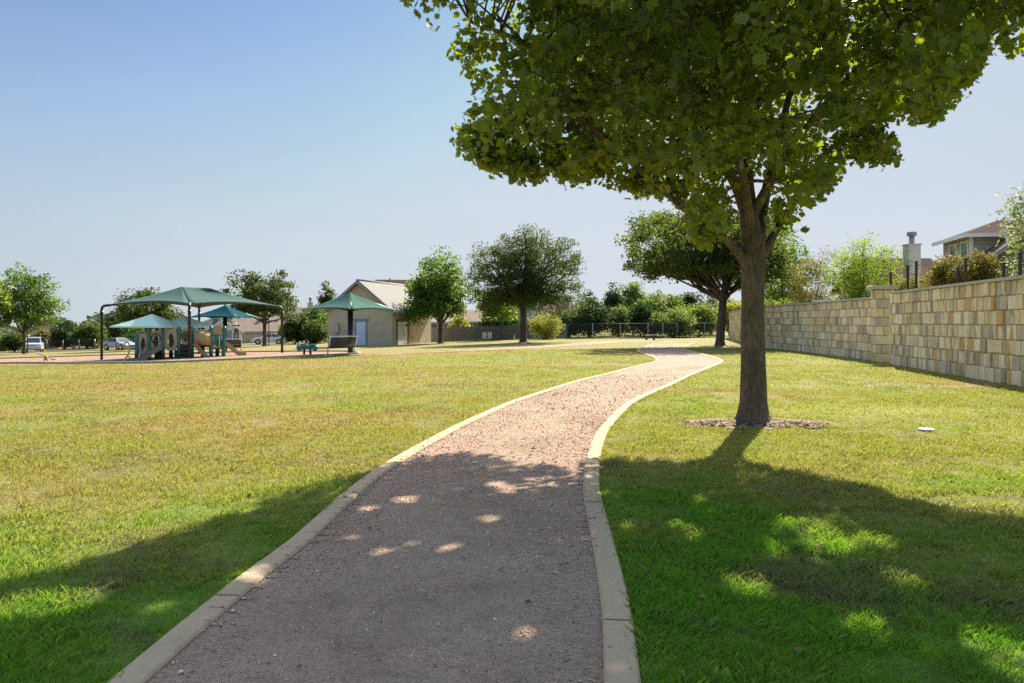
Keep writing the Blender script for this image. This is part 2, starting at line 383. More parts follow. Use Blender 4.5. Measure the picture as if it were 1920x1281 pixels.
M['far']=leafmat('far_wood_leaves',[(0,(.05,.075,.05)),(.5,(.08,.105,.07)),(1,(.12,.15,.10))],(.1,.16,.08),.25)

# ------------------------------------------------------------------ plants
DIAMOND=np.array([(0,-.5),(.30,-.08),(.24,.18),(0,.5),(-.24,.18),(-.30,-.08)])
LONG=np.array([(0,-.5),(.16,-.1),(0,.5),(-.16,-.1)])
MAPLE=np.array([(0,-.56),(.09,-.40),(.26,-.40),(.29,-.20),(.50,-.06),(.36,.08),(.42,.30),(.22,.25),(.04,.58),(-.20,.27),(-.38,.34),(-.36,.08),(-.54,.0),(-.30,-.20),(-.30,-.42),(-.10,-.38)])
def leaves(name, cen, size, shape, mat, parent, r=None, up=.35, fold=.25, droop=0.0):
    r=r or rng; n=len(cen); k=len(shape)
    nm=r.normal(size=(n,3)); nm/=np.linalg.norm(nm,axis=1)[:,None]; nm[:,2]+=up; nm/=np.linalg.norm(nm,axis=1)[:,None]
    a=r.normal(size=(n,3)); a[:,2]-=droop; u=a-nm*(a*nm).sum(1)[:,None]; u/=np.linalg.norm(u,axis=1)[:,None]
    w=np.cross(nm,u)
    s=(size*r.uniform(.7,1.3,n))[:,None,None]
    x=shape[:,0][None,:,None]; y=shape[:,1][None,:,None]
    V=cen[:,None,:]+s*(x*w[:,None,:]+y*u[:,None,:]-np.abs(x)*fold*nm[:,None,:]-y*y*.25*nm[:,None,:])
    return raw_mesh(name,V.reshape(-1,3),k,mat,parent)

def dirs(n, r):
    d=r.normal(size=(n,3)); return d/np.linalg.norm(d,axis=1)[:,None]
def crown_centres(rad, ncl, per, rc, r, lump=.25, inner=.35, flat=.3, zpow=1.0):
    """clumps of leaves spread through an uneven ellipsoid; local to its centre"""
    ph=r.uniform(0,6.28,(6,)); k=r.normal(size=(6,3))*2.4
    d=dirs(ncl,r); low=d[:,2]<-flat; d[low,2]=-flat*r.uniform(.4,1,low.sum())
    lm=1+lump*np.mean(np.sin(d@k.T+ph),axis=1)*1.6
    q=(inner+(1-inner)*r.uniform(0,1,ncl)**.55)
    c=d*(q*lm)[:,None]*np.array(rad)[None,:]
    L=np.repeat(c,per,axis=0)+np.clip(r.normal(size=(ncl*per,3)),-1.55,1.55)*(rc*np.repeat(r.uniform(.6,1.35,ncl),per))[:,None]*np.array([1,1,.72])
    return c,L
def limb(a, b, bend, r, n=7):
    a=Vector(a); b=Vector(b); m=(a+b)*.5+Vector(bend); pts=[]
    for i in range(n):
        t=i/(n-1); p=a*(1-t)**2+m*2*t*(1-t)+b*t*t
        if 0<i<n-1: p+=Vector(r.normal(size=3))*.03*(b-a).length
        pts.append(p)
    return pts
def tree(name, label, px, d, top, bottom, left, right, leaf, mat, seed, fork=None, tr=.16, ncl=150, per=45, rc=.42, shape=DIAMOND, bark='bark2', group=None, cat='tree', lump=.42, lean=0.0, inner=.3, flat=.45, depth=None, nl=14, at_z=None):
    """px of the trunk, distance, rows of crown top and bottom, columns of crown left and right"""
    r=np.random.default_rng(seed); b=at(px,d); k=d/F
    o=thing(name,label,cat,b,0,group)
    zt=zat(top,d)-b.z; zb=zat(bottom,d)-b.z; rx=(right-left)/2*k; cx=((left+right)/2-px)*k
    ry=depth or rx; zc=zb+(zt-zb)*.42; rzu=zt-zc
    c,L=crown_centres((rx*.93,ry*.93,rzu*.95),ncl,per,rc,r,lump,inner,flat)
    off=np.array([cx,0,zc])
    # the underside ends at zb
    lowr=(zc-zb)/max(rzu,.1)
    for A in (c,L):
        m=A[:,2]<0; A[m,2]*=lowr/max(flat,.2)*.95 if lowr<flat else 1
    c+=off; L+=off
    fk=zat(fork,d)-b.z if fork else zb+.25*(zt-zb)
    t=MB(); fx=lean*k
    base=[(0,0,-.15),(0,0,.06),(.02*fx,0,.3),(fx*.4,.02,fk*.5),(fx,0,fk)]
    t.tube(base,[tr*1.7,tr*1.35,tr*1.08,tr*.95,tr*.9],10)
    far=np.argsort(-np.linalg.norm((c-off)*np.array([1,1,.8]),axis=1))[:max(nl*4,nl)]
    pick=r.choice(far,min(nl,len(far)),replace=False)
    for i in pick:
        e=Vector(c[i]); s=Vector((fx,0,fk*r.uniform(.9,1.02))); 
        pts=limb(s,e,(0,0,.12*(e-s).length),r); q=tr*r.uniform(.32,.55)
        t.tube(pts,[q*(1-.85*j/(len(pts)-1)) for j in range(len(pts))],6,False)
    t.tube([(fx,0,fk*.97),(fx+.03*zt,.05,fk+(zt-fk)*.4),(cx*.6,0,fk+(zt-fk)*.8)],[tr*.8,tr*.45,tr*.1],7,False)
    t.build('trunk',M[bark],o)
    leaves('crown',L,leaf,shape,M[mat],o,r)
    return o
def shrub(name, label, px, d, top, left, right, leaf, mat, seed, base=None, ncl=60, per=45, rc=.28, shape=DIAMOND, group=None, depth=None, lump=.25, extra=None, dz=0.0, cat='shrub', flat=.9, droop=0.0):
    r=np.random.default_rng(seed); b=at(px,d,dz); k=d/F; o=thing(name,label,cat,b,0,group)
    zt=zat(top,d)-b.z; zb=(zat(base,d)-b.z) if base else .05
    rx=(right-left)/2*k; cx=((left+right)/2-px)*k; zc=(zt+zb)/2
    c,L=crown_centres((rx*.9,(depth or rx)*.9,(zt-zb)/2*.95),ncl,per,rc,r,lump,.25,flat)
    off=np.array([cx,0,zc]); c+=off; L+=off; L[:,2]=np.maximum(L[:,2],.04)
    t=MB()
    for i in r.choice(len(c),min(9,len(c)),replace=False):
        e=Vector(c[i]); s=Vector((cx*.3+r.normal()*.12,r.normal()*.12,-.05))
        t.tube(limb(s,e,(0,0,.1),r,5),[.035,.03,.022,.014,.006],5,False)
    t.build('stem',M['stem'],o)
    leaves('foliage',L,leaf,shape,M[mat],o,r,droop=droop)
    if extra:
        m,frac=extra; out=np.linalg.norm((L-off)/np.array([rx,rx,(zt-zb)/2]),axis=1)
        j=np.argsort(-out)[:int(len(L)*.5)]; j=r.choice(j,int(len(L)*frac),replace=False)
        leaves('blossom',L[j]+r.normal(size=(len(j),3))*.03,leaf*.8,DIAMOND,M[m],o,r)
    return o

# ================================================================== GROUND
def axis(segs):
    out=[]
    for a,b,s in segs: out+=list(np.arange(a,b,s))
    return np.array(out+[segs[-1][1]])
gx=axis([(-1600,-160,120),(-160,-90,5),(-90,-14,2),(-14,14,.5),(14,60,2),(60,160,10),(160,1600,120)])
gy=axis([(-120,-12,12),(-12,26,.5),(26,140,2),(140,260,10),(260,2600,130)])
X,Y=np.meshgrid(gx,gy); Z=g(X,Y)
me=bpy.data.meshes.new('lawn'); nx,ny=len(gx),len(gy)
me.from_pydata(np.stack([X,Y,Z],-1).reshape(-1,3).tolist(),[],[(j*nx+i,j*nx+i+1,(j+1)*nx+i+1,(j+1)*nx+i) for j in range(ny-1) for i in range(nx-1)])
me.polygons.foreach_set('use_smooth',[True]*len(me.polygons)); me.materials.append(M['ground'])
lawn=bpy.data.objects.new('lawn',me); COL.objects.link(lawn); tag(lawn,'mown lawn with dry brown patches spreading over the whole park','lawn',kind='structure')

# path edges (outer kerb lines), read off row by row
LP=[(210,1281),(328,1183),(452,1084),(540,1019),(656,918),(728,868),(810,822),(859,797),(950,757),(1000,740),(1080,715),(1130,703),(1180,690),(1222,680),(1229,676.5),(1222,670),(1210,665.5),(1195,660),(1197,655),(1213,649),(1226,644.5)]
RP=[(1201,1281),(1186,1164),(1163,1063),(1145,995),(1126,924),(1125,864),(1137,818),(1148,800),(1167,778),(1188,758),(1222,740),(1263,722),(1297,705),(1338,688),(1357,678.5),(1347,672),(1313,663),(1288,656.5),(1284,652),(1302,643),(1300,641)]
def world_line(pts):
    w=np.array([[*P(x,y)][:2] for x,y in pts])
    d=w[0]-w[1]; d/=np.linalg.norm(d)
    w=np.vstack([[w[0]+d*12+np.array([0,0])],[w[0]+d*2],w])
    return w
def smooth_line(w, step=.18):
    """centripetal-ish resample with a cubic through the points"""
    s=np.r_[0,np.cumsum(np.linalg.norm(np.diff(w,axis=0),axis=1))]; n=len(w); m=np.zeros_like(w)
    for i in range(n):
        a,b=max(i-1,0),min(i+1,n-1); m[i]=(w[b]-w[a])/(s[b]-s[a])
    q=np.arange(0,s[-1],step); i=np.clip(np.searchsorted(s,q,'right')-1,0,n-2); h=s[i+1]-s[i]; t=(q-s[i])/h
    T=t[:,None]; H=h[:,None]
    return (2*T**3-3*T**2+1)*w[i]+(T**3-2*T**2+T)*H*m[i]+(-2*T**3+3*T**2)*w[i+1]+(T**3-T**2)*H*m[i+1]
def offset(w, d):
    t=np.gradient(w,axis=0); t/=np.linalg.norm(t,axis=1)[:,None]; nrm=np.stack([-t[:,1],t[:,0]],1)
    return w+nrm*d
LO=smooth_line(world_line(LP)); RO=smooth_line(world_line(RP))
KW=.152
def strip(name, a, b, za, zb, mat, skirt=None, label=None):
    """a sheet between two equally sampled lines; skirt: drop the sides to this height"""
    n=len(a); vs=[]; fs=[]
    ga=g(a[:,0],a[:,1]); gb=g(b[:,0],b[:,1])
    cols=[(a,ga+za),(b,gb+zb)]
    if skirt is not None: cols=[(a,ga+skirt),(a,ga+za-.012),(a+(b-a)*.08,ga+za)]+[(b-(b-a)*.08,gb+zb),(b,gb+zb-.012),(b,gb+skirt)]
    m=len(cols)
    for i in range(n):
        for c,z in cols: vs.append((c[i,0],c[i,1],z[i]))
    for i in range(n-1):
        for k in range(m-1): fs.append((i*m+k,i*m+k+1,(i+1)*m+k+1,(i+1)*m+k))
    b_=MB(); b_.add(vs,fs,False); return b_.build(name,mat)
jig=lambda w,s: w+np.random.default_rng(s).normal(size=w.shape)*0
kl=strip('kerb',LO,offset(LO,-KW),.030,.030,M['kerb'],-.08); tag(kl,'pale concrete edging along the field side of the gravel path','kerb',kind='structure')
kr=strip('kerb',offset(RO,KW),RO,.030,.030,M['kerb'],-.08); tag(kr,'pale concrete edging along the wall side of the gravel path','kerb',kind='structure')
def joints(line_,d0_,d1_,par,seed):
    rr_=np.random.default_rng(seed); a_,b_=offset(line_,d0_),offset(line_,d1_); m=MB(); i=6
    while i<len(a_)-2:
        p,q=Vector((*a_[i],gz(*a_[i])+.0325)),Vector((*b_[i],gz(*b_[i])+.0325)); u=(q-p).cross(Vector((0,0,1))).normalized()*.007
        k_=(q-p)*.06; m.add([p+k_-u,p+k_+u,q-k_+u,q-k_-u],[(0,1,2,3)]); i+=int(rr_.uniform(11,16))
    m.build('joint',M['joint'],par)
joints(LO,0,-KW,kl,1); joints(RO,KW,0,kr,2)
# gravel bed: rows in Y between the two lines
def xy_at(line, yq):
    o=np.maximum.accumulate(line[:,1]+np.arange(len(line))*1e-7); return np.interp(yq,o,line[:,0])
yq=np.r_[np.arange(-9,30,.4),np.arange(30,min(LO[-1,1],RO[-1,1]),.5)]
LI=offset(LO,-KW*.5); RI=offset(RO,KW*.5)
a=np.stack([xy_at(LI,yq),yq],1); b=np.stack([xy_at(RI,yq),yq],1)
pm=MB(); NC=10
rr=np.random.default_rng(3)
vs=[]
for i in range(len(yq)):
    for k in range(NC+1):
        t=k/NC; x=a[i,0]*(1-t)+b[i,0]*t; vs.append((x,yq[i],gz(x,yq[i])+.006+.010*math.sin(math.pi*t)+rr.normal()*.0012))
pm.add(vs,[(i*(NC+1)+k,i*(NC+1)+k+1,(i+1)*(NC+1)+k+1,(i+1)*(NC+1)+k) for i in range(len(yq)-1) for k in range(NC)],True)
tag(pm.build('path',M['gravel']),'pink crushed granite path winding from the foreground towards the far fence','path',kind='structure')
# side path crossing the lawn to the playground
sp=[P(x,y) for x,y in [(690,667),(760,663),(900,656.5),(980,652.5),(1060,648),(1115,644),(1150,641)]]
sp=np.array([[v.x,v.y] for v in sp]); e1=np.array([[*((LO[-1]+RO[-1])/2)]])
sp=smooth_line(np.vstack([sp,[[sp[-1,0]+1.8,sp[-1,1]+2.5]],[[sp[-1,0]+4.2,sp[-1,1]+4.5]]]),.5)
tag(strip('path',offset(sp,1.0),offset(sp,-1.0),.014,.014,M['gravel']),'narrow far gravel path crossing the lawn below the oak to the play area','path',kind='structure')
tag(strip('kerb',offset(sp,1.12),offset(sp,.98),.03,.03,M['kerb'],-.05),'concrete edging on the far rim of the side path','kerb',kind='structure')
tag(strip('kerb',offset(sp,-.98),offset(sp,-1.12),.03,.03,M['kerb'],-.05),'concrete edging on the near rim of the side path','kerb',kind='structure')
# end of the main path, bending away to join the side path
je=np.array([(LO[-1]+RO[-1])/2,(LO[-1]+RO[-1])/2+np.array([-.9,2.2]),(LO[-1]+RO[-1])/2+np.array([-3.2,4.6])]); je=smooth_line(je,.5)
tag(strip('path',offset(je,1.3),offset(je,-1.3),.011,.011,M['gravel']),'far end of the gravel path where it bends out of sight','path',kind='structure')

# playground bed
BN=[(-150,690),(0,682.5),(150,682.5),(300,681),(420,676.5),(500,672.5),(560,669.5),(640,666.5),(668,665)]
BF=[(672,662.5),(640,660),(500,660.5),(380,662.5),(190,667.5),(80,671),(0,673.5),(-150,681)]
bn=[P(*p) for p in BN]; bf=[P(*p) for p in BF]
poly=np.array([[p.x,p.y] for p in bn+bf]); polyc=np.vstack([poly,poly[:1]])
q=smooth_line(polyc,.6)
bm=MB(); nearl=smooth_line(np.array([[p.x,p.y] for p in bn]),.5); farl=smooth_line(np.array([[p.x,p.y] for p in bf[::-1]]),.5)
n=min(len(nearl),len(farl),60); na=nearl[np.linspace(0,len(nearl)-1,60).astype(int)]; fa=farl[np.linspace(0,len(farl)-1,60).astype(int)]
vs=[];
for i in range(60):
    for k in range(13):
        t=k/12; p=na[i]*(1-t)+fa[i]*t; vs.append((p[0],p[1],gz(*p)+.022))
bm.add(vs,[(i*13+k,i*13+k+13,i*13+k+14,i*13+k+1) for i in range(59) for k in range(12)],True)
tag(bm.build('ground',M['bed']),'reddish wood chip surface of the playground bed','play area',kind='structure')
tag(strip('kerb',offset(q,.10),offset(q,-.10),.11,.11,M['bedkerb'],-.1),'grey concrete edging round the playground bed','kerb',kind='structure')
# street far left
st=np.array([[-150,84],[-95,90],[-60,95.5],[-48,98],[-34,107],[-28,118],[-26,150],[-26,200]],float); st=smooth_line(st,2.0)
tag(strip('street',offset(st,4.6),offset(st,-3.2),.03,.03,M['asphalt']),'asphalt street behind the playground','street',kind='structure')

# ================================================================== MAPLE
TB=P(1413,796); TX,TY=TB.x,TB.y; KM=TY/F
def TI(px,py,dy=0.0):
    d=TY+dy; return Vector(((px-960)*d/F,d,zat(py,d)))
SIL=np.array([(772,0),(782,45),(800,78),(850,108),(880,150),(892,186),(868,200),(846,228),(842,272),(862,296),(905,312),(948,322),(985,342),(1005,352),(1018,330),(1035,316),(1062,344),(1085,350),(1112,338),(1140,348),(1172,352),(1205,372),(1240,368),(1285,392),(1290,430),(1312,462),(1335,466),(1352,448),(1372,418),(1400,405),(1428,418),(1448,440),(1472,452),(1505,448),(1520,420),(1512,398),(1550,378),(1556,350),(1575,340),(1588,312),(1622,300),(1640,322),(1660,324),(1682,306),(1692,288),(1672,262),(1655,226),(1688,222),(1722,232),(1752,242),(1768,214),(1775,198),(1815,172),(1838,140),(1842,112),(1880,100),(1930,118),(2010,90),(2060,0)],float)
SHD=np.array([(-2500,1700),(-900,1330),(-400,1210),(-100,1118),(0,1092),(110,1066),(230,1030),(330,1000),(420,965),(500,926),(620,898),(690,884),(740,868),(800,858),(880,848),(940,856),(1000,864),(1060,862),(1100,866),(1150,862),(1240,864),(1330,866),(1420,872),(1480,884),(1540,896),(1600,910),(1660,926),(1730,946),(1800,956),(1920,966),(2100,985),(2600,1060),(3600,1250)],float)
def inpoly(p, poly):
    x,y=p[:,0],p[:,1]; c=np.zeros(len(p),bool); j=len(poly)-1
    for i in range(len(poly)):
        xi,yi=poly[i]; xj,yj=poly[j]
        with np.errstate(divide='ignore',invalid='ignore'):
            m=((yi>y)!=(yj>y))&(x<(xj-xi)*(y-yi)/(yj-yi)+xi)
        c^=m; j=i
    return c
def hull_ok(p, jit=0.0, r=rng):
    """the crown is the volume inside both of its outlines: the one against the sky and the one its shade draws on the lawn"""
    n=len(p); px=960+F*p[:,0]/p[:,1]; py=HOR-F*(p[:,2]-EYE)/p[:,1]
    j=r.normal(size=(n,2))*jit
    inside=(py+j[:,1]<0)|inpoly(np.stack([px+j[:,0],py+j[:,1]],1),SIL)
    k=p[:,2]/math.tan(EL); sx=p[:,0]-k*math.sin(AZ); sy=p[:,1]-k*math.cos(AZ)
    syc=np.maximum(sy,.4); qx=960+F*sx/syc; qy=HOR+F*EYE/syc
    lim=np.interp(qx,SHD[:,0],SHD[:,1]); ok=(sy<.8)|(qy+j[:,1]*.5>=lim)
    return inside&ok
r=np.random.default_rng(21)
CC=np.array([TX-.35,TY-.9,6.4]); CR=np.array([5.6,5.2,4.6])
d=dirs(16000,r); c=CC+d*(r.uniform(0,1,16000)**.42)[:,None]*CR
tall=c[:,2]>1.9; c=c[tall]
# keep the clump centres a little inside the outlines
ok=hull_ok(c)&hull_ok(c+np.array([0.10,0,0]))&hull_ok(c-np.array([0.10,0,0]))&hull_ok(c-np.array([0,0,.12]))
c=c[ok]
# gaps between the sprays
ph_=r.uniform(0,6.28,(7,)); kk=r.normal(size=(7,3)); kk*= (r.uniform(2.4,4.6,7)/np.linalg.norm(kk,axis=1))[:,None]
def shade_at(p):
    k=p[:,2]/math.tan(EL); sx=p[:,0]-k*math.sin(AZ); sy=p[:,1]-k*math.cos(AZ); q=np.maximum(sy,.4)
    return sx,sy,960+F*sx/q,HOR+F*EYE/q
_,sy_,qx_,qy_=shade_at(c); thick=(sy_>.8)&(qx_>560)&(qx_<1020)&(qy_>985)&(qy_<1300)  # no gaps where the crown's shade falls on the path, for fewer flecks
c=c[(np.sum(np.sin(c@kk.T+ph_),axis=1)<.38)|thick]
bare_=(np.abs(c[:,0]-(TX-.10)*c[:,1]/TY)<.36)&(c[:,1]<TY+.15)&((c[:,2]-EYE)/c[:,1]<.215); c=c[~bare_]
keep=[]
for i in range(len(c)):
    if all(np.sum((c[i]-c[j])**2)>.37**2 for j in keep): keep.append(i)
    if len(keep)>=1700: break
c=c[keep]
low=[]
for (px,py,dy,k_,s_) in [(1300,425,-.5,6,.16),(1318,448,-.5,5,.13),(1290,405,-.7,4,.16),(1490,425,.3,6,.16),(1505,405,.3,4,.14),
    (1000,330,-1.2,5,.14),(985,300,-1.4,5,.22),(1065,328,-1.2,4,.12),(1135,330,-1.0,4,.14),(1180,345,-1.0,4,.12),(870,262,-1.6,7,.22),(900,290,-1.5,5,.16),(940,305,-1.4,5,.16),(1650,300,-.3,5,.12),(1672,285,-.3,5,.12),(1735,225,-.6,5,.13),(1600,262,-.2,4,.2),(1540,350,.2,5,.15),(1225,355,-.8,4,.15)]:
    for _ in range(k_): q_=TI(px,py,dy); low.append([q_.x+r.normal()*s_,q_.y+r.normal()*.25,q_.z+r.normal()*s_])
c=np.vstack([c,np.array(low)])
per=82
sz=r.uniform(.6,1.25,len(c))
L=np.repeat(c,per,axis=0)+np.clip(r.normal(size=(len(c)*per,3)),-1.7,1.7)*(.175*np.repeat(sz,per))[:,None]*np.array([1,1,.75])
ci=np.repeat(np.arange(len(c)),per); kk_=hull_ok(L,8.0,r)
sx_,sy_,_,_=shade_at(L)
for (fx_,fy_,fr_) in [(1255,985,.17),(1300,940,.12),(1315,1005,.15),(1500,990,.2),(1560,1025,.22),(1640,1020,.16),(1405,1108,.18),(1890,1225,.22),(1915,1262,.2),(1180,1000,.1),(1340,930,.08),(840,1030,.11),(915,978,.12),(930,912,.13),(760,940,.15),(690,955,.12),(720,1040,.12),(770,1025,.08),(660,1012,.09),(1030,912,.08),(985,1195,.1),(470,1085,.16),(140,1130,.2),(30,1140,.2),(300,1140,.1),(450,955,.16),(1700,1100,.12),(1620,1180,.14)]:
    gp=P(fx_,fy_); kk_&=((sx_-gp.x)/fr_)**2+((sy_-gp.y)/(fr_*1.3))**2>r.uniform(.55,1.1,len(L))  # drops leaves along the sun's ray, shaping a fleck of light there
fr0=np.bincount(ci[kk_],minlength=len(c))/per; kk_&=fr0[ci]>.30; L=L[kk_]; full=np.bincount(ci[kk_],minlength=len(c))>per*.7; rsz=.088*np.exp(r.normal(size=len(L))*.22)
# dense fringe hugging the lower outline: hanging sprays
print('maple clumps',len(c),'leaves',len(L))
maple=thing('maple_tree','large maple with dark lobed leaves in a mulch ring beside the path','tree',TB)
off=np.array([*TB])
leaves('crown',L-off,rsz,MAPLE,M['maple'],maple,r,up=.25,fold=.22,droop=.7)
tb=MB()
def rel(p): return Vector(p)-TB
trunk_pts=[TI(1413,812),TI(1413,793),TI(1413,778),TI(1413,755),TI(1412,690),TI(1411,620),TI(1411,560),TI(1411,515),TI(1412,480),TI(1411,440)]
trunk_rad=[.31,.262,.222,.198,.178,.168,.160,.168,.185,.15]
def fine(pts, rad, m=6, s=0.0, rr=None):
    P_=[]; R_=[]
    for i in range(len(pts)-1):
        for k in range(m):
            t=k/m; P_.append(pts[i].lerp(pts[i+1],t)); R_.append(rad[i]*(1-t)+rad[i+1]*t)
    P_.append(pts[-1]); R_.append(rad[-1])
    return P_,R_
pp,pr=fine([rel(p) for p in trunk_pts],trunk_rad,5)
n0=len(tb.v); tb.tube(pp,pr,26)
# root flare and an uneven outline
for i in range(n0,len(tb.v)):
    v=Vector(tb.v[i]); a=math.atan2(v.y,v.x); z=v.z
    q=1+.035*math.sin(3*a+z*1.3)+.02*math.sin(7*a-z*3.1)+.015*math.sin(13*a+z*7)+max(0,.35-z)*.45*max(0,math.sin(5*a+.6))
    cx=0; tb.v[i]=(v.x*q,v.y*q,v.z)
nodes=[]
def bough(pts, r0, r1, n=10, dens=5):
    q=[rel(p) for p in pts]; m=(len(q)-1)*dens
    w=smooth3(q,m); rad=[r0+(r1-r0)*(i/(len(w)-1))**.8 for i in range(len(w))]
    tb.tube(w,rad,n,False)
    for i,(p,x) in enumerate(zip(w,rad)):
        if i>len(w)*.25: nodes.append((p,x))
def smooth3(q, m):
    n=len(q); out=[]
    for i in range(m+1):
        t=i/m*(n-1); k=min(int(t),n-2); f=t-k
        p0=q[max(k-1,0)];p1=q[k];p2=q[k+1];p3=q[min(k+2,n-1)]
        out.append(.5*((2*p1)+(p2-p0)*f+(2*p0-5*p1+4*p2-p3)*f*f+(3*p1-p0-3*p2+p3)*f**3))
    return out
bough([TI(1411,470),TI(1404,400),TI(1398,330,.1),TI(1394,200,.1),TI(1398,60,.0),TI(1400,-160,-.1),TI(1410,-330,-.2)],.165,.03)
bough([TI(1402,500),TI(1375,462,-.15),TI(1335,428,-.5),TI(1275,385,-1.0),TI(1180,300,-1.6),TI(1080,210,-2.1)],.085,.018)
bough([TI(1422,492),TI(1448,445,.1),TI(1478,395,.3),TI(1530,310,.5),TI(1600,240,.4),TI(1690,150,.2)],.08,.018)
bough([TI(1420,470),TI(1432,380,.5),TI(1462,250,.9),TI(1500,100,1.2),TI(1540,-80,1.4)],.11,.025)
bough([TI(1402,420),TI(1370,330,.6),TI(1300,220,1.1),TI(1220,80,1.5),TI(1150,-60,1.7)],.085,.02)
bough([TI(1400,390),TI(1350,300,-.6),TI(1240,220,-1.2),TI(1100,140,-1.6),TI(960,70,-1.8),TI(880,40,-1.8)],.09,.018)
bough([TI(1408,430),TI(1395,340,-1.0),TI(1360,200,-2.0),TI(1310,20,-2.9)],.08,.02)
bough([TI(1412,400),TI(1470,300,-.9),TI(1560,180,-1.7),TI(1680,60,-2.3)],.08,.02)
bough([TI(1398,300),TI(1300,180,.2),TI(1180,60,.1),TI(1080,-80,0)],.07,.02)
bough([TI(1396,230),TI(1480,120,.1),TI(1600,0,0),TI(1720,-100,-.2)],.07,.02)
NP=np.array([[*p] for p,_ in nodes])
for i in r.choice(np.where(full)[0],min(360,int(full.sum())),replace=False):
    e=c[i]-off; dd=np.linalg.norm((NP-e)*np.array([1,1,1.0]),axis=1)+np.maximum(0,NP[:,2]-e[2])*1.5
    j=int(np.argmin(dd)); s,x=nodes[j]; q=min(x*.6,.03)
    pts=limb(s,e,(0,0,.10*dd[j]),r,6); tb.tube(pts,[q*(1-.85*k/5) for k in range(6)],5,False)
tb.build('trunk',M['bark'],maple)
# dead-leaf coloured mulch ring
def mulch(name,label,c,rx,ry,h,seed,nchip,chip):
    rr=np.random.default_rng(seed); m=MB(); n=48; rings=7
    vs=[(c.x,c.y,gz(c.x,c.y)+h)]
    ed=1+.10*np.sin(np.arange(n)/n*6.28*3+1)+.06*np.sin(np.arange(n)/n*6.28*7)+rr.normal(size=n)*.03
    for i in range(1,rings+1):
        t=i/rings
        for k in range(n):
            a=2*math.pi*k/n; x=c.x+rx*t*ed[k]*math.cos(a); y=c.y+ry*t*ed[k]*math.sin(a)
            vs.append((x,y,gz(x,y)+h*(1-t**2)+.006+(rr.normal()*.008 if i<rings else 0)))
    fs=[(0,1+k,1+(k+1)%n) for k in range(n)]+[(1+(i-1)*n+k,1+i*n+k,1+i*n+(k+1)%n,1+(i-1)*n+(k+1)%n) for i in range(1,rings) for k in range(n)]
    m.add(vs,fs,True)
    o=tag(m.build(name,M['mulch']),label,'mulch',kind='stuff')
    t=np.sqrt(rr.uniform(0,1.12,nchip)); a=rr.uniform(0,6.283,nchip); x=c.x+rx*t*np.cos(a); y=c.y+ry*t*np.sin(a)
    cen=np.stack([x,y,g(x,y)+h*np.maximum(0,1-t**2)+rr.uniform(.004,.022,nchip)],1)
    ch=leaves('chips',cen,chip,np.array([(-.16,-.5),(.16,-.45),(.12,.5),(-.14,.48)]),M['chips'],o,rr,up=4.0,fold=.05)
    return o
t_=NT('mulch_chips'); cc_=t_.ramp(t_.rand(),[(0,(.09,.065,.042)),(.4,(.20,.142,.092)),(.85,(.31,.225,.15)),(1,(.46,.36,.26))]); t_.bsdf(cc_,.9,0,None,.1); M['chips']=t_.m
mulch('mulch','brown bark mulch ring round the large maple trunk',TB,1.06,.62,.05,5,4200,.075)

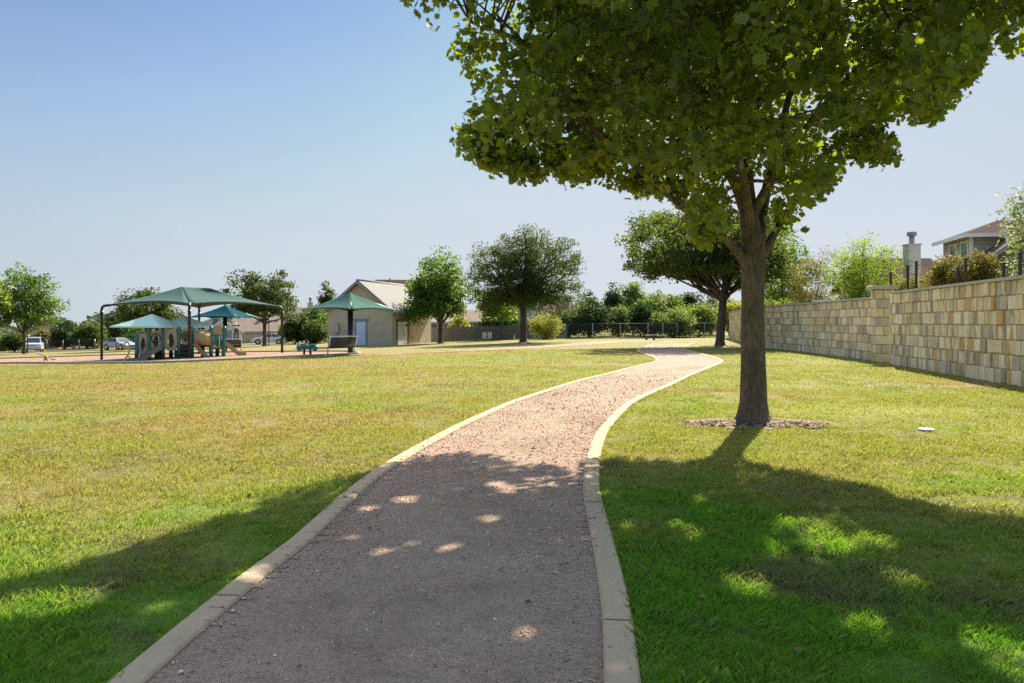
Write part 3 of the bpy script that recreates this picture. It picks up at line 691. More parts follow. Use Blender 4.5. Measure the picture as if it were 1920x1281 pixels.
# ================================================================== STONE WALL
WB=[(2560,835),(1920,726),(1668,683)]      # base of the near length of wall
WB2=[(1640,677.5),(1520,661.5),(1430,651.5),(1400,644),(1368,634)]
def wall(name,label,line,h,seed,capw=.42):
    rr=np.random.default_rng(seed); w=smooth_line(line,.05); s=np.r_[0,np.cumsum(np.linalg.norm(np.diff(w,axis=0),axis=1))]
    t=np.gradient(w,axis=0); t/=np.linalg.norm(t,axis=1)[:,None]
    nr=np.stack([-t[:,1],t[:,0]],1)
    if np.mean(nr[:,0])>0: nr=-nr                     # towards the path
    def at_s(q): return np.array([np.interp(q,s,w[:,0]),np.interp(q,s,w[:,1])]), np.array([np.interp(q,s,nr[:,0]),np.interp(q,s,nr[:,1])])
    V=[]; tone=[]
    ncourse=7; ch=h/ncourse
    def quad(a,b,c_,d_,tn): V.extend([a,b,c_,d_]); tone.append(tn)
    for k in range(ncourse):
        q=-rr.uniform(0,.3)
        while q<s[-1]:
            L_=rr.choice([.14,.2,.26,.33,.44],p=[.16,.26,.27,.20,.11])*rr.uniform(.82,1.18)
            a,b=max(q+.006,0),min(q+L_-.006,s[-1]); q+=L_
            if b-a<.05: continue
            tn=rr.uniform(0,1); pr=rr.uniform(.008,.055); z0=k*ch+.006+rr.normal()*.004; z1=(k+1)*ch-.006+rr.normal()*.004
            if k==0: z0=-.3
            (pa,na_),(pb,nb_)=at_s(a),at_s(b); gg=gz(*pa)
            e=.014
            def v(p,n_,o,z): return (p[0]+n_[0]*o,p[1]+n_[1]*o,gg+z)
            (pa2,_),(pb2,_)=at_s(a+e),at_s(b-e)
            A0,B0,C0,D0=v(pa,na_,-.02,z0),v(pb,nb_,-.02,z0),v(pb,nb_,-.02,z1),v(pa,na_,-.02,z1)
            j=lambda: rr.normal()*.008
            A1,B1,C1,D1=v(pa2,na_,pr+j(),z0+e+j()),v(pb2,nb_,pr+j(),z0+e+j()),v(pb2,nb_,pr+j(),z1-e+j()),v(pa2,na_,pr+j(),z1-e+j())
            for f in ((A1,B1,C1,D1),(A0,B0,B1,A1),(B0,C0,C1,B1),(C0,D0,D1,C1),(D0,A0,A1,D1)): quad(*f,tn)
    o=tag(thing(name,label,'wall',(0,0,0)),kind='thing')
    raw_mesh('stone_face',np.array(V),4,M['stone'],o,attr=np.array(tone))
    def ribbon(o0,o1,z0,z1):
        m=MB(); n=len(w[::6]); W_=w[::6]; N_=nr[::6]; vs=[]
        for i in range(n):
            gg=gz(*W_[i])
            for (oo,z) in ((o0,z0),(o0,z1),(o1,z1),(o1,z0)): vs.append((W_[i,0]+N_[i,0]*oo,W_[i,1]+N_[i,1]*oo,gg+z))
        fs=[(i*4+k,i*4+(k+1)%4,(i+1)*4+(k+1)%4,(i+1)*4+k) for i in range(n-1) for k in range(4)]+[(0,1,2,3),tuple((n-1)*4+k for k in (3,2,1,0))]
        return m.add(vs,fs)
    ribbon(0,-.34,-.3,h-.004).build('core',M['mortar'],o)
    ribbon(.075,-.40,h,h+.075).build('coping',M['cap'],o)
    return o,w,nr
def wl(pts): return np.array([[P(*p).x,P(*p).y] for p in pts])
near_line=wl(WB); far_line=wl(WB2)
far_line=np.vstack([far_line,[far_line[-1]+np.array([3.5,9.5])]])
wn,wnl,wnn=wall('stone_wall','coursed tan limestone wall nearest the camera with big pale blocks',near_line,2.52,31)
wf,wfl,wfn=wall('stone_wall','weathered limestone wall running away behind the maple trunk',far_line,2.42,32)
# pillar where the two lengths meet
pc=P(1653,678.5); pl=thing('stone_pillar','square limestone pillar with projecting cap between the two wall lengths','pillar',(pc.x+.02,pc.y+.04,pc.z),-.18); pl['kind']='thing'
V=[];tone=[]; rr=np.random.default_rng(8); W2=.30
for k in range(8):
    z0=k*.345-.02 if k else -.3; z1=(k+1)*.345-.03
    for fx,fy in ((0,-1),(-1,0),(1,0),(0,1)):
        cut=rr.uniform(-.12,.12) if k%2 else None
        for (u0,u1) in ([(-W2,W2)] if cut is None else [(-W2,cut-.006),(cut+.006,W2)]):
            pr=W2+rr.uniform(.0,.02); e=.012
            def v(u,o,z): return (u*abs(fy)+fx*o, u*abs(fx)+fy*o, z)
            A0,B0,C0,D0=v(u0,W2-.03,z0),v(u1,W2-.03,z0),v(u1,W2-.03,z1),v(u0,W2-.03,z1)
            A1,B1,C1,D1=v(u0+e,pr,z0+e),v(u1-e,pr,z0+e),v(u1-e,pr,z1-e),v(u0+e,pr,z1-e); tn=rr.uniform(0,1)
            for f in ((A1,B1,C1,D1),(A0,B0,B1,A1),(B0,C0,C1,B1),(C0,D0,D1,C1),(D0,A0,A1,D1)): V.extend(f); tone.append(tn)
raw_mesh('shaft',np.array(V),4,M['stone'],pl,attr=np.array(tone))
MB().box((0,0,1.26),(2*W2-.05,2*W2-.05,3.0)).build('core',M['mortar'],pl)
MB().cbox((0,0,2.83),(.90,.90,.15),.02).build('cap',M['cap'],pl)

# ================================================================== GRASS AND LOOSE STONES
def in_path(x,y,m=0.0):
    return (x>xy_at(LO,y)-m)&(x<xy_at(RO,y)+m)&(y<LO[-1,1])
def scatter_frustum(y0,y1,dens,margin=1.18,r=rng):
    """points on the lawn strip y0..y1, a little wider than the picture"""
    half=lambda y: .667*margin*y+np.minimum(3.2,1.0+.45*y)
    n=int(dens*(y1-y0)*(half(y0)+half(y1))); y=r.uniform(y0,y1,n); x=r.uniform(-1,1,n)*half(y1)
    k=np.abs(x)<half(y); return x[k],y[k]
def wall_side(x,y):
    wx=np.interp(y,np.r_[wnl[:,1],wfl[:,1]],np.r_[wnl[:,0],wfl[:,0]]); return x<wx-.02
def blades(x,y,h,wd,r,lean=.55):
    n=len(x); a=r.uniform(0,6.283,n); hh=h*r.uniform(.55,1.35,n); ww=wd*r.uniform(.7,1.3,n)
    lx=r.normal(size=n)*lean*hh+.15*hh; ly=r.normal(size=n)*lean*hh
    z=g(x,y)+.002; ca,sa=np.cos(a)*ww/2,np.sin(a)*ww/2
    V=np.empty((n,4,3))
    V[:,0]=np.stack([x-ca,y-sa,z-.01],1); V[:,1]=np.stack([x+ca,y+sa,z-.01],1)
    V[:,2]=np.stack([x+lx+ca*.25,y+ly+sa*.25,z+hh],1); V[:,3]=np.stack([x+lx*.45-ca*.8,y+ly*.45-sa*.8,z+hh*.6],1)
    return V.reshape(-1,3)
rg=np.random.default_rng(5); parts=[]
def vnoise(x,y,sc_,seed):
    G_=np.random.default_rng(seed).uniform(-1,1,(256,256)); u=x/sc_+500; v=y/sc_+500; i=np.floor(u).astype(int); j=np.floor(v).astype(int); a=u-i; b=v-j; a=a*a*(3-2*a); b=b*b*(3-2*b)
    q=lambda m,n_: G_[m%256,n_%256]
    return (q(i,j)*(1-a)+q(i+1,j)*a)*(1-b)+(q(i,j+1)*(1-a)+q(i+1,j+1)*a)*b
for y0,y1,dens,h,wd in [(1.6,4.2,9500,.034,.0045),(4.2,7,6000,.035,.0058),(7,11,4000,.029,.0072),(11,17,1700,.029,.0105),(17,27,640,.030,.017),(27,44,200,.031,.028)]:
    x,y=scatter_frustum(y0,y1,dens,r=rg)
    # tufts: density follows a clumpy field
    fld=vnoise(x,y,.9,1)*.7+vnoise(x,y,.28,2)*.9+vnoise(x,y,.09,3)*.8
    k=(~in_path(x,y,.0))&wall_side(x,y)&(rg.uniform(-1.6,1.6,len(x))<fld+.7)
    ring=((x-TX)/1.02)**2+((y-TY)/.52)**2; k&=(ring>1)|(rg.uniform(0,1,len(x))<.03)
    bare=vnoise(x,y,1.3,7)+.5*vnoise(x,y,.4,8); k&=(bare<.62)|(rg.uniform(0,1,len(x))<.30)
    edge=np.minimum(np.abs(x-xy_at(LO,y)),np.abs(x-xy_at(RO,y))); k&=(edge>.035)|(rg.uniform(0,1,len(x))<.6)
    x,y=x[k],y[k]; tall=1+.40*np.clip(fld[k],-1,1.4)
    parts.append(blades(x,y,h*tall,wd,rg))
# tufts that lean over the edging
for line_,sg in ((LO,1),(RO,-1)):
    for dens,h,wd,y0,y1 in ((520,.036,.0045,1.5,7),(170,.036,.009,7,16),(60,.04,.018,16,40)):
        m=(line_[:,1]>y0)&(line_[:,1]<y1); lw=line_[m]; n=int(len(lw)*.18*dens); i=rg.integers(0,len(lw),n)
        o_=offset(line_,1)[m][i]-lw[i]; d_=sg*np.abs(rg.normal(size=n))*.035-sg*.004
        p=lw[i]+o_*d_[:,None]+rg.normal(size=(n,2))*np.array([.0,.06]); k=vnoise(p[:,0],p[:,1],.35,12)+vnoise(p[:,0],p[:,1],.1,13)*.6>-.05; p=p[k]
        parts.append(blades(p[:,0],p[:,1],h*rg.uniform(.5,1.2,len(p)),wd,rg,lean=.75))
B=np.vstack(parts); print('blades',len(B)//4)
tag(raw_mesh('grass',B,4,M['blade']),'short mown grass blades of the lawn','grass',kind='stuff')
# loose granite
OCT=np.array([(1,0,0),(0,1,0),(-1,0,0),(0,-1,0),(0,0,1),(0,0,-.5)],float); OF=np.array([(0,1,4),(1,2,4),(2,3,4),(3,0,4)])
def stones(x,y,s,r,lift=.3):
    n=len(x); a=r.uniform(0,6.283,n); V=OCT[None]*(1+r.normal(size=(n,6,3))*.28)*(s[:,None,None]*np.array([1,.8,.6]))
    ca,sa=np.cos(a)[:,None],np.sin(a)[:,None]; vx=V[...,0]*ca-V[...,1]*sa; vy=V[...,0]*sa+V[...,1]*ca
    V=np.stack([vx+x[:,None],vy+y[:,None],V[...,2]+(g(x,y)+.012+s*lift)[:,None]],-1)
    return V[:,OF].reshape(-1,3)
t_=NT('loose_granite'); cc_=t_.ramp(t_.rand(),[(0,(.15,.09,.065)),(.3,(.36,.22,.16)),(.62,(.50,.34,.26)),(.9,(.58,.45,.37)),(.985,(.72,.68,.62))]); t_.bsdf(cc_,.85,0,None,.2); M['loose']=t_.m
ps=[]
for y0,y1,dens,s in [(1.5,4.5,2600,.0042),(4.5,8,1500,.0056),(8,13,700,.008),(13,22,200,.012)]:
    x,y=scatter_frustum(y0,y1,dens,r=rg); k=(x>xy_at(LI,y)+.05)&(x<xy_at(RI,y)-.05); x,y=x[k],y[k]
    ps.append(stones(x,y,s*rg.lognormal(0,.38,len(x)),rg))
for line_,sg in ((LO,-1),(RO,1)):      # grit swept against and over the edging
    m=(line_[:,1]>1.5)&(line_[:,1]<12); lw=line_[m]; n=2600; i=rg.integers(0,len(lw),n); o_=offset(line_,1)[m][i]-lw[i]
    d_=sg*(KW+.06-np.abs(rg.normal(size=n))*.05); p=lw[i]+o_*d_[:,None]; k=vnoise(p[:,0],p[:,1],.8,15)>-.1; p=p[k]
    st_=stones(p[:,0],p[:,1],.0055*rg.lognormal(0,.4,len(p)),rg); st_[:,2]+=np.repeat(np.where(np.abs(d_[k])<KW,.020,.0),12); ps.append(st_)
x,y=scatter_frustum(2,9,3.2,r=rg); k=(x>xy_at(LI,y)+.05)&(x<xy_at(RI,y)-.05); x,y=x[k],y[k]
ps.append(stones(x,y,rg.uniform(.009,.019,len(x)),rg))
tag(raw_mesh('gravel',np.vstack(ps),3,M['loose']),'loose pink granite grit and pebbles lying on the path','gravel',kind='stuff')
# dry leaves blown against the edging
x,y=scatter_frustum(2.5,12,2.6,r=rg); k=wall_side(x,y); x,y=x[k],y[k]; on=in_path(x,y)
t_=NT('fallen_leaf'); cc_=t_.ramp(t_.rand(),[(0,(.10,.06,.03)),(.5,(.22,.14,.07)),(1,(.34,.26,.12))]); t_.bsdf(cc_,.8,0,None,.15); M['litter']=t_.m
lo=leaves('fallen_leaves',np.stack([x,y,g(x,y)+np.where(on,.034,.036)],1),.032,MAPLE,M['litter'],None,rg,up=2.5,fold=.3)
tag(lo,'scattered small dry leaves on the lawn and path','fallen leaves',kind='stuff')
# sprinkler lid in the lawn
s_=P(1737,808); o=thing('sprinkler_head','small white sprinkler lid lying in the lawn right of the mulch ring','sprinkler',s_)
MB().cyl((0,0,-.02),.11,.05,18,.10).build('lid',M['lid'],o); MB().cyl((0,0,.03),.03,.008,14).build('nozzle',M['greymetal'],o)

# ================================================================== SHADE STRUCTURES
def face(px,d): v=at(px,d); return math.atan2(-v.x,v.y)
def hip_canopy(cor, ra, rb, sag, dip, mat, parent, n=12):
    """cor: four corners (near, right, rear, left); ra, rb: ridge ends. Cloth hangs in curves between the corners."""
    m=MB(); cor=[Vector(c) for c in cor]; cen=sum(cor,Vector())/4
    tops=[(ra,rb),(rb,rb),(rb,ra),(ra,ra)]
    for i in range(4):
        A,B=cor[i],cor[(i+1)%4]; Ta,Tb=[Vector(v) for v in tops[i]]
        def fn(u,v):
            e=A.lerp(B,u); inw=(cen-e); inw.z=0; inw.normalize()
            e=e+inw*sag*4*u*(1-u)+Vector((0,0,sag*.42*4*u*(1-u)))
            p=e.lerp(Ta.lerp(Tb,u),v); p.z-=dip*math.sin(math.pi*v)*(.55+.45*4*u*(1-u)); return p
        m.grid(fn,n,n)
    return m.build('canopy',mat,parent,.025)
# the big canopy over the play equipment
pN,pL,pR=Vector((-18.9,45)),Vector((-26.2,49.2)),Vector((-15.8,52.5)); pB=pL+pR-pN
cen=(pN+pB)/2; base=Vector((cen.x,cen.y,gz(cen.x,cen.y)))
big=thing('shade_structure','large green hip-roofed shade canopy on four black posts over the play equipment','shade canopy',base,0,'fabric shades over the playground')
ze=EYE+1.09
cor=[Vector((p.x-base.x,p.y-base.y,ze-base.z+q)) for p,q in ((pN,0),(pR,0),(pB,0),(pL,0))]
def ridge(px): 
    d=cen.y; return Vector(((px-960)*d/F-base.x,0,zat(538 if px<360 else 541,d)-base.z))
hip_canopy(cor,ridge(341),ridge(394),.55,.16,M['green_fab'],big)
for c,p in zip(cor,(pN,pR,pB,pL)):
    out=Vector((c.x,c.y,0)).normalized(); zb=gz(p.x,p.y)-base.z
    q=MB(); q.tube([(c.x+out.x*.08,c.y+out.y*.08,zb-.1),(c.x+out.x*.08,c.y+out.y*.08,c.z-.35),(c.x+out.x*.06,c.y+out.y*.06,c.z-.14),(c.x-out.x*.05,c.y-out.y*.05,c.z-.02),(c.x-out.x*.45,c.y-out.y*.45,c.z+.05)],.085,10)
    po=q.build('post',M['blackmetal'],big)
    MB().cyl((c.x+out.x*.08,c.y+out.y*.08,c.z-.62),.10,.28,10).build('collar',M['blackmetal'],po)
rf=MB()
for c,t in zip(cor,(ridge(341),ridge(394),ridge(394),ridge(341))): rf.tube([c.lerp(t,.06)+Vector((0,0,-.10)),c.lerp(t,.5)+Vector((0,0,-.24)),t+Vector((0,0,-.24))],.05,6)
rf.tube([ridge(341)+Vector((0,0,-.24)),ridge(394)+Vector((0,0,-.24))],.05,6); rf.build('roof_frame',M['blackmetal'],big)

def umbrella(label, px, d, half, th, zeave, zapex, mat, postr=.14):
    b=at(px,d); o=thing('shade_umbrella',label,'shade umbrella',b,0,'fabric shades over the playground')
    cor=[Vector((half*math.cos(th+k*math.pi/2),half*math.sin(th+k*math.pi/2),zeave-b.z)) for k in (3,0,1,2)]
    top=Vector((0,0,zapex-b.z))
    hip_canopy(cor,top,top,half*.09,.10,mat,o)
    MB().tube([(0,0,-.1),(0,0,.02),(0,0,zapex-b.z-.12)],postr,12).build('post',M['blackmetal'],o)
    for c in cor:
        q=MB(); q.tube([Vector((0,0,top.z-.14)),c+Vector((0,0,-.02))],.035,6); q.tube([Vector((0,0,c.z-.05)),top.lerp(c,.55)+Vector((0,0,-.12))],.028,6); q.build('arm',M['blackmetal'],o)
    MB().cyl((0,0,0),.24,.03,16).build('base_plate',M['blackmetal'],o)
    return o
D1=43.0; umbrella('green fabric umbrella on a thick black post beside the slatted bench','',0,0,0,0,0,None) if False else umbrella('green fabric umbrella on a thick black post above the nearer park bench',657,D1,2.62,math.radians(13),zat(582,D1),zat(549,D1),M['green_fab2'],.15)
D2=62.0; umbrella('deep blue fabric umbrella standing behind the big green canopy',422,D2,3.05,math.radians(40),zat(597,D2),zat(573,D2),M['blue_fab'],.16)

# ================================================================== PLAY STRUCTURE
PD=47.0; pb=at(340,PD); KP=PD/F; ROT=face(340,PD)
play=thing('play_structure','climbing playset with pale teal roofs, tan arched panels and slides under the big canopy','playset',pb,ROT)
def LX(px): return (px-340)*KP
def LZ(py): return zat(py,PD)-pb.z
FRONT,BACK=-.75,.85
def post(px,top,y,mat='teal',r=.115,bot=676,curve=.0):
    x=LX(px); q=MB(); zt=LZ(top); z0=-.1
    q.tube([(x,y,z0),(x,y,zt*.3),(x+curve*.5,y,zt*.6),(x+curve,y,zt*.92),(x+curve*.9,y,zt)],[r*1.12,r,r*.95,r*1.05,r*.8],10); return q.build('post',M[mat],play)
for px,top,y,mat in [(266,625,FRONT,'teal'),(286,611,FRONT,'teal'),(309,613,FRONT,'teal'),(336,613,FRONT,'teal'),(358,612,FRONT,'teal'),(391,612,FRONT,'teal'),(413,612,FRONT,'greenpl'),
                     (272,622,BACK,'teal'),(297,611,BACK,'teal'),(322,612,BACK,'teal'),(348,612,BACK,'teal'),(378,612,BACK,'teal'),(404,613,BACK,'greenpl')]: post(px,top,y,mat,curve=.05 if px in(413,) else 0)
def arch_panel(x0,x1,top,bot,y,mat,hole=True,th=.07):
    """upright plastic panel with a rounded top and an oval opening"""
    a,b=LX(x0),LX(x1); zt,zb=LZ(top),LZ(bot); m=MB(); n=24; cx,cz=(a+b)/2,(zt+zb)/2; w,h=(b-a)/2,(zt-zb)/2
    def outer(t):
        c,s=math.cos(t),math.sin(t); q=max(abs(c),abs(s)); e=.5*(1/q)+.5
        return (cx+w*c*min(e,1/q),cz+h*s*min(e,1/q))
    vs=[];
    for yy in (y-th/2,y+th/2):
        for k in range(n): t=2*math.pi*k/n; p=outer(t); vs.append((p[0],yy,p[1]))
        for k in range(n): t=2*math.pi*k/n; vs.append((cx+w*.52*math.cos(t)*(1 if math.sin(t)<.2 else .8),yy,cz-.05*h+h*.62*math.sin(t)))
    fs=[]
    for s in (0,2*n):
        for k in range(n): fs.append((s+k,s+(k+1)%n,s+n+(k+1)%n,s+n+k))
    for k in range(n):
        j=(k+1)%n; fs.append((k,j,2*n+j,2*n+k)); fs.append((n+k,n+j,3*n+j,3*n+k))
    if not hole: fs+= [tuple(n+k for k in range(n)),tuple(3*n+k for k in range(n))]
    return m.add(vs,fs).build('arch_panel',M[mat],play)
arch_panel(268,285,624,663,FRONT,'tanpale'); arch_panel(288,307,619,657,FRONT,'tanpale'); arch_panel(312,333,616,657,FRONT,'tanpale'); arch_panel(339,356,614,646,FRONT,'tanpale')
arch_panel(274,296,622,655,BACK,'tanpale'); arch_panel(324,347,617,655,BACK,'tanpale'); arch_panel(380,404,620,650,BACK,'tanpale')
# hour-glass slats, bubble window and ring inside the arches
for x0 in (319,322.5,326): MB().box((LX(x0),FRONT+.06,LZ(637)),(.05,.04,1.0)).build('slat',M['deck'],play)
MB().cyl((0,0,-.05),.26,.10,20,m=Matrix.Translation((LX(347.5),FRONT-.06,LZ(629)))@Matrix.Rotation(math.pi/2,4,'X')).build('bubble_window',M['deck'],play)
m=MB(); m.tube([(LX(297.5)+.24*math.cos(t),FRONT-.03,LZ(634)+.30*math.sin(t)) for t in np.linspace(0,6.283,17)],.035,6,False); m.build('wheel_ring',M['darkpl'],play)
# decks and under-panels
for x0,x1,z in [(268,308,656),(309,336,650),(337,392,648),(392,413,652)]:
    MB().cbox(((LX(x0)+LX(x1))/2,(FRONT+BACK)/2,LZ(z)-.05),(LX(x1)-LX(x0)-.02,BACK-FRONT-.02,.11),.015).build('deck',M['deck'],play)
for x0,x1,t,b in [(300,311,657,675),(328,336,655,674),(338,357,646,674)]:
    MB().cbox(((LX(x0)+LX(x1))/2,FRONT+.03,(LZ(t)+LZ(b))/2),(LX(x1)-LX(x0),.07,LZ(t)-LZ(b)),.02).build('lower_panel',M['darkpl'],play)
for k in range(4): MB().cbox((LX(347),FRONT-.12-.2*k,LZ(653)-.24*k-.03),(.55,.24,.06),.01).build('step',M['deck'],play)
# crawl tunnel and its tan drum
MB().cyl((0,0,0),.43,LX(390)-LX(361),22,m=Matrix.Translation((LX(361),FRONT-.12,LZ(635)))@Matrix.Rotation(math.pi/2,4,'Y')).build('crawl_tunnel',M['tan'],play)
MB().cbox((LX(373),FRONT-.02,LZ(622)),(LX(388)-LX(360),.10,.28),.03).build('top_panel',M['tanpale'],play)
m=MB(); m.cyl((0,0,0),.09,.04,12,m=Matrix.Translation((LX(384),FRONT-.57,LZ(633)))@Matrix.Rotation(math.pi/2,4,'X')); m.build('port_hole',M['yellow'],play)
arch_panel(394,411,611,627,FRONT,'tan',False)
for x0 in (396,400,404,408): MB().tube([(LX(x0),FRONT,LZ(650)),(LX(x0),FRONT,LZ(627))],.035,8).build('picket',M['greenpl'],play)
MB().box((LX(402.5),FRONT,LZ(651)),(LX(411)-LX(394),.06,.10)).build('rail',M['tan'],play)
MB().box((LX(402.5),FRONT+.02,LZ(628)),(LX(411)-LX(394),.05,.07)).build('rail',M['tan'],play)
def slide(pts, y, w, mat, dirx):
    """a chute with raised sides running along x"""
    P_=smooth3([Vector((LX(a),y,LZ(b))) for a,b in pts],18); m=MB(); sec=[(-w/2,.20),(-w/2+.05,.20),(-w/2+.07,.02),(w/2-.07,.02),(w/2-.05,.20),(w/2,.20),(w/2,-.05),(-w/2,-.05)]
    vs=[]
    for i,p in enumerate(P_):
        t=(P_[min(i+1,len(P_)-1)]-P_[max(i-1,0)]).normalized(); nrm=Vector((-t.z,0,t.x)); nrm=nrm if nrm.z>0 else -nrm
        for a,b in sec: vs.append(p+Vector((0,a,0))+nrm*b)
    k=len(sec); n=len(P_)
    fs=[(i*k+j,i*k+(j+1)%k,(i+1)*k+(j+1)%k,(i+1)*k+j) for i in range(n-1) for j in range(k)]+[tuple(range(k)),tuple((n-1)*k+j for j in range(k))]
    o=m.add(vs,fs,False).build('slide',M[mat],play)
    return o
slide([(308,650),(297,655),(284,664),(270,673),(254,676)],FRONT-.42,.55,'slide',-1)
slide([(308,652),(300,656),(290,663),(278,672),(262,677)],FRONT-1.0,.55,'slide',-1)
slide([(360,644),(365,651),(374,662),(383,671),(392,674)],FRONT-.62,.60,'slide',1)
slide([(414,646),(422,650),(432,660),(442,667),(455,668.5)],.2,.55,'tan',1)
def pyramid(px,apex,eave,left,right,frontpx,yc,yr):
    o=MB(); top=Vector((LX(px),yc,LZ(apex))); ze_=LZ(eave)
    c=[Vector((LX(left),yc-.1,ze_)),Vector((LX(frontpx),yc-yr,ze_-.02)),Vector((LX(right),yc+.1,ze_)),Vector((LX(2*px-frontpx),yc+yr,ze_+.02))]
    for i in range(4):
        A,B=c[i],c[(i+1)%4]
        def fn(u,v): p=A.lerp(B,u).lerp(top,v); p.z-=.03*math.sin(math.pi*v); return p
        o.grid(fn,4,4,False)
        a,b=A-Vector((0,0,.07)),B-Vector((0,0,.07)); o.add([A,B,b,a],[(0,1,2,3)])
    return o.build('roof',M['teal_roof'],play,.03)
pyramid(290,589.5,612,221,352,306,.05,1.35); pyramid(345,592.5,612,296,402,352,.45,1.2)

# bouncy, tilting and climbing toys
b=P(86,677); o=thing('seesaw','tilted red and white seesaw at the left end of the playground bed','seesaw',b,face(86,b.y)); k=b.y/F
MB().tube([(-.12,0,-.05),(-.02,0,.30)],.05,8).tube([(.10,0,-.05),(-.02,0,.30)],.05,8).build('stand',M['red'],o)
MB().tube([(-.42,0,.50),(-.02,0,.33),(.40,0,.10)],.038,8).build('beam',M['yellow'],o)
for s,x,z in ((-1,-.44,.54),(1,.44,.10)):
    MB().cbox((x,0,z),(.26,.24,.06),.02,).build('seat',M['white' if s<0 else 'deck'],o)
    MB().tube([(x-.16*s,0,z+.02),(x-.17*s,0,z+.30)],.022,6).tube([(x-.17*s,-.14,z+.30),(x-.17*s,.14,z+.30)],.02,6).build('handle',M['red' if s<0 else 'tan'],o)
b=P(237,677.5); o=thing('loop_climber','curly yellow pipe climber beside the left slide','climber',b,face(237,b.y)); k=b.y/F
pts=[(-3,0),(-2,-5),(1,-9),(3.5,-14),(5,-22),(5,-30),(2,-35.5),(-2,-35),(-4.5,-30),(-4,-25),(-2.5,-23)]
MB().tube(smooth3([Vector((x*k,0,-y*k)) for x,y in pts],40),.045,8).build('pipe',M['yellow'],o)
MB().tube(smooth3([Vector((x*k,.1,-y*k)) for x,y in [(-1,-7),(3,-9),(7,-5),(7,0)]],10),.035,8).build('foothold',M['yellow'],o)
b=P(576,667); o=thing('spring_rider','teal toy car rocker on two dark springs beside the bench','spring rider',b,face(576,b.y)); k=b.y/F
m=MB(); m.ell((0,0,.50),(.62,.24,.15),18,10).cbox((.28,0,.60),(.42,.40,.12),.05).cbox((-.26,0,.56),(.62,.42,.10),.04); m.build('body',M['teal'],o)
for x in (-.42,.42):
    for y in (-.25,.25): MB().cyl((0,0,-.06),.16,.12,16,m=Matrix.Translation((x,y,.42))@Matrix.Rotation(math.pi/2,4,'X')).build('wheel',M['teal'],o)
for x in (-.17,.17):
    MB().tube([(x+.075*math.cos(t*1.0),.075*math.sin(t),.02+.36*t/44) for t in np.arange(0,44,.55)],.016,5).build('spring',M['darkpl'],o)
MB().tube([(.02,-.14,.74),(.05,0,.80),(.02,.14,.74)],.02,6).tube([(.05,0,.80),(.12,0,.60)],.018,6).build('handle',M['darkpl'],o)
MB().cbox((-.22,0,.64),(.24,.30,.05),.02).build('seat',M['darkpl'],o); MB().cbox((.46,0,.63),(.20,.22,.08),.03).build('bonnet_scoop',M['darkpl'],o)

def bench(label,loc,rz):
    o=thing('park_bench',label,'bench',loc,rz,'dark slatted park benches')
    for i in range(5): MB().cbox((0,-.04-.1*i,.46-.012*i),(1.66,.085,.03),.008).build('seat_slat',M['wood'],o)
    for i in range(7): MB().cbox((0,.05+.022*i,.50+.075*i),(1.66,.03,.068),.008).build('back_slat',M['wood'],o)
    for s in (-1,1):
        x=s*.80
        MB().tube([(x,-.46,.43),(x,.0,.45),(x,.07,.55),(x,.24,1.08)],.028,8).build('frame',M['white'],o)
        MB().tube([(x,-.08,-.05),(x,-.08,.45)],.035,8).build('leg',M['greymetal'],o)
        MB().cbox((x,-.08,.01),(.42,.46,.07),.02).build('footing',M['pad'],o)
    MB().cbox((0,.235,1.055),(1.68,.045,.05),.01).build('top_rail',M['white'],o)
    return o
b=P(641,667); bench('dark slatted park bench with pale frame under the green umbrella',b,math.radians(221))
b=at(432,59.5); bench('dark slatted park bench seen from behind below the blue umbrella',b,face(432,59.5)+math.radians(184))

# ================================================================== SHED
KX,KY=-10.6,68.0; sdir=Vector((.28,.96)); fdir=Vector((.96,-.28)); SW,SL=6.4,9.0
zs=gz(KX,KY)
# local frame: x along the gable front (right positive), y along the side (away); origin front right corner
sh=thing('stone_shed','pale limestone shed with ribbed metal gable roof and two white doors','shed',(KX,KY,zs),math.atan2(fdir.y,fdir.x))
hw=zat(580,KY)-zs; hr=zat(527,KY+.9)-zs
m=MB(); m.prism([(-SW,-.5),(0,-.5),(0,hw),(-SW/2,hr-.16),(-SW,hw)],1,0,SL); m.build('wall',M['shedstone'],sh)
sl=(hr-hw)/(SW/2)
ro=MB()
for s in (-1,1):
    def fx(t): return (-SW/2+s*t, hr-sl*t)
    T=SW/2+.35; n=26
    # ribbed sheet: ribs run down the slope
    vs=[];
    L0,L1=-.45,SL+.4; nr=int((L1-L0)/.115)
    for i in range(nr+1):
        y=L0+(L1-L0)*i/nr; rib=.055 if i%3==0 else 0
        for t in (0,T): x,z=fx(t); vs.append((x,y,z+.03+rib))
    rb=MB(); rb.add(vs,[(2*i,2*i+1,2*i+3,2*i+2) for i in range(nr)]); rfo=rb.build('roof',M['shedroof'],sh,.02)
    a,bb=fx(0),fx(T)
    MB().prism([(a[0],a[1]+.0),(bb[0],bb[1]+.0),(bb[0],bb[1]-.20),(a[0],a[1]-.22)],1,-.50,-.452).build('barge_board',M['trim'],sh)
    MB().prism([(a[0],a[1]+.0),(bb[0],bb[1]+.0),(bb[0],bb[1]-.03),(a[0],a[1]-.03)],1,-.448,-.005).build('soffit',M['trim'],sh)
MB().cbox((.36,SL/2,hw-.30),(.10,SL+.8,.14),.02).build('gutter',M['shedroof'],sh)
MB().cyl((-SW/2,-.5,hr+.02),.10,SL+1,10,m=Matrix.Translation((-SW/2,-.47,hr+.05))@Matrix.Rotation(-math.pi/2,4,'X')@Matrix.Translation((SW/2,.5,-hr-.02))).build('ridge_cap',M['shedroof'],sh)
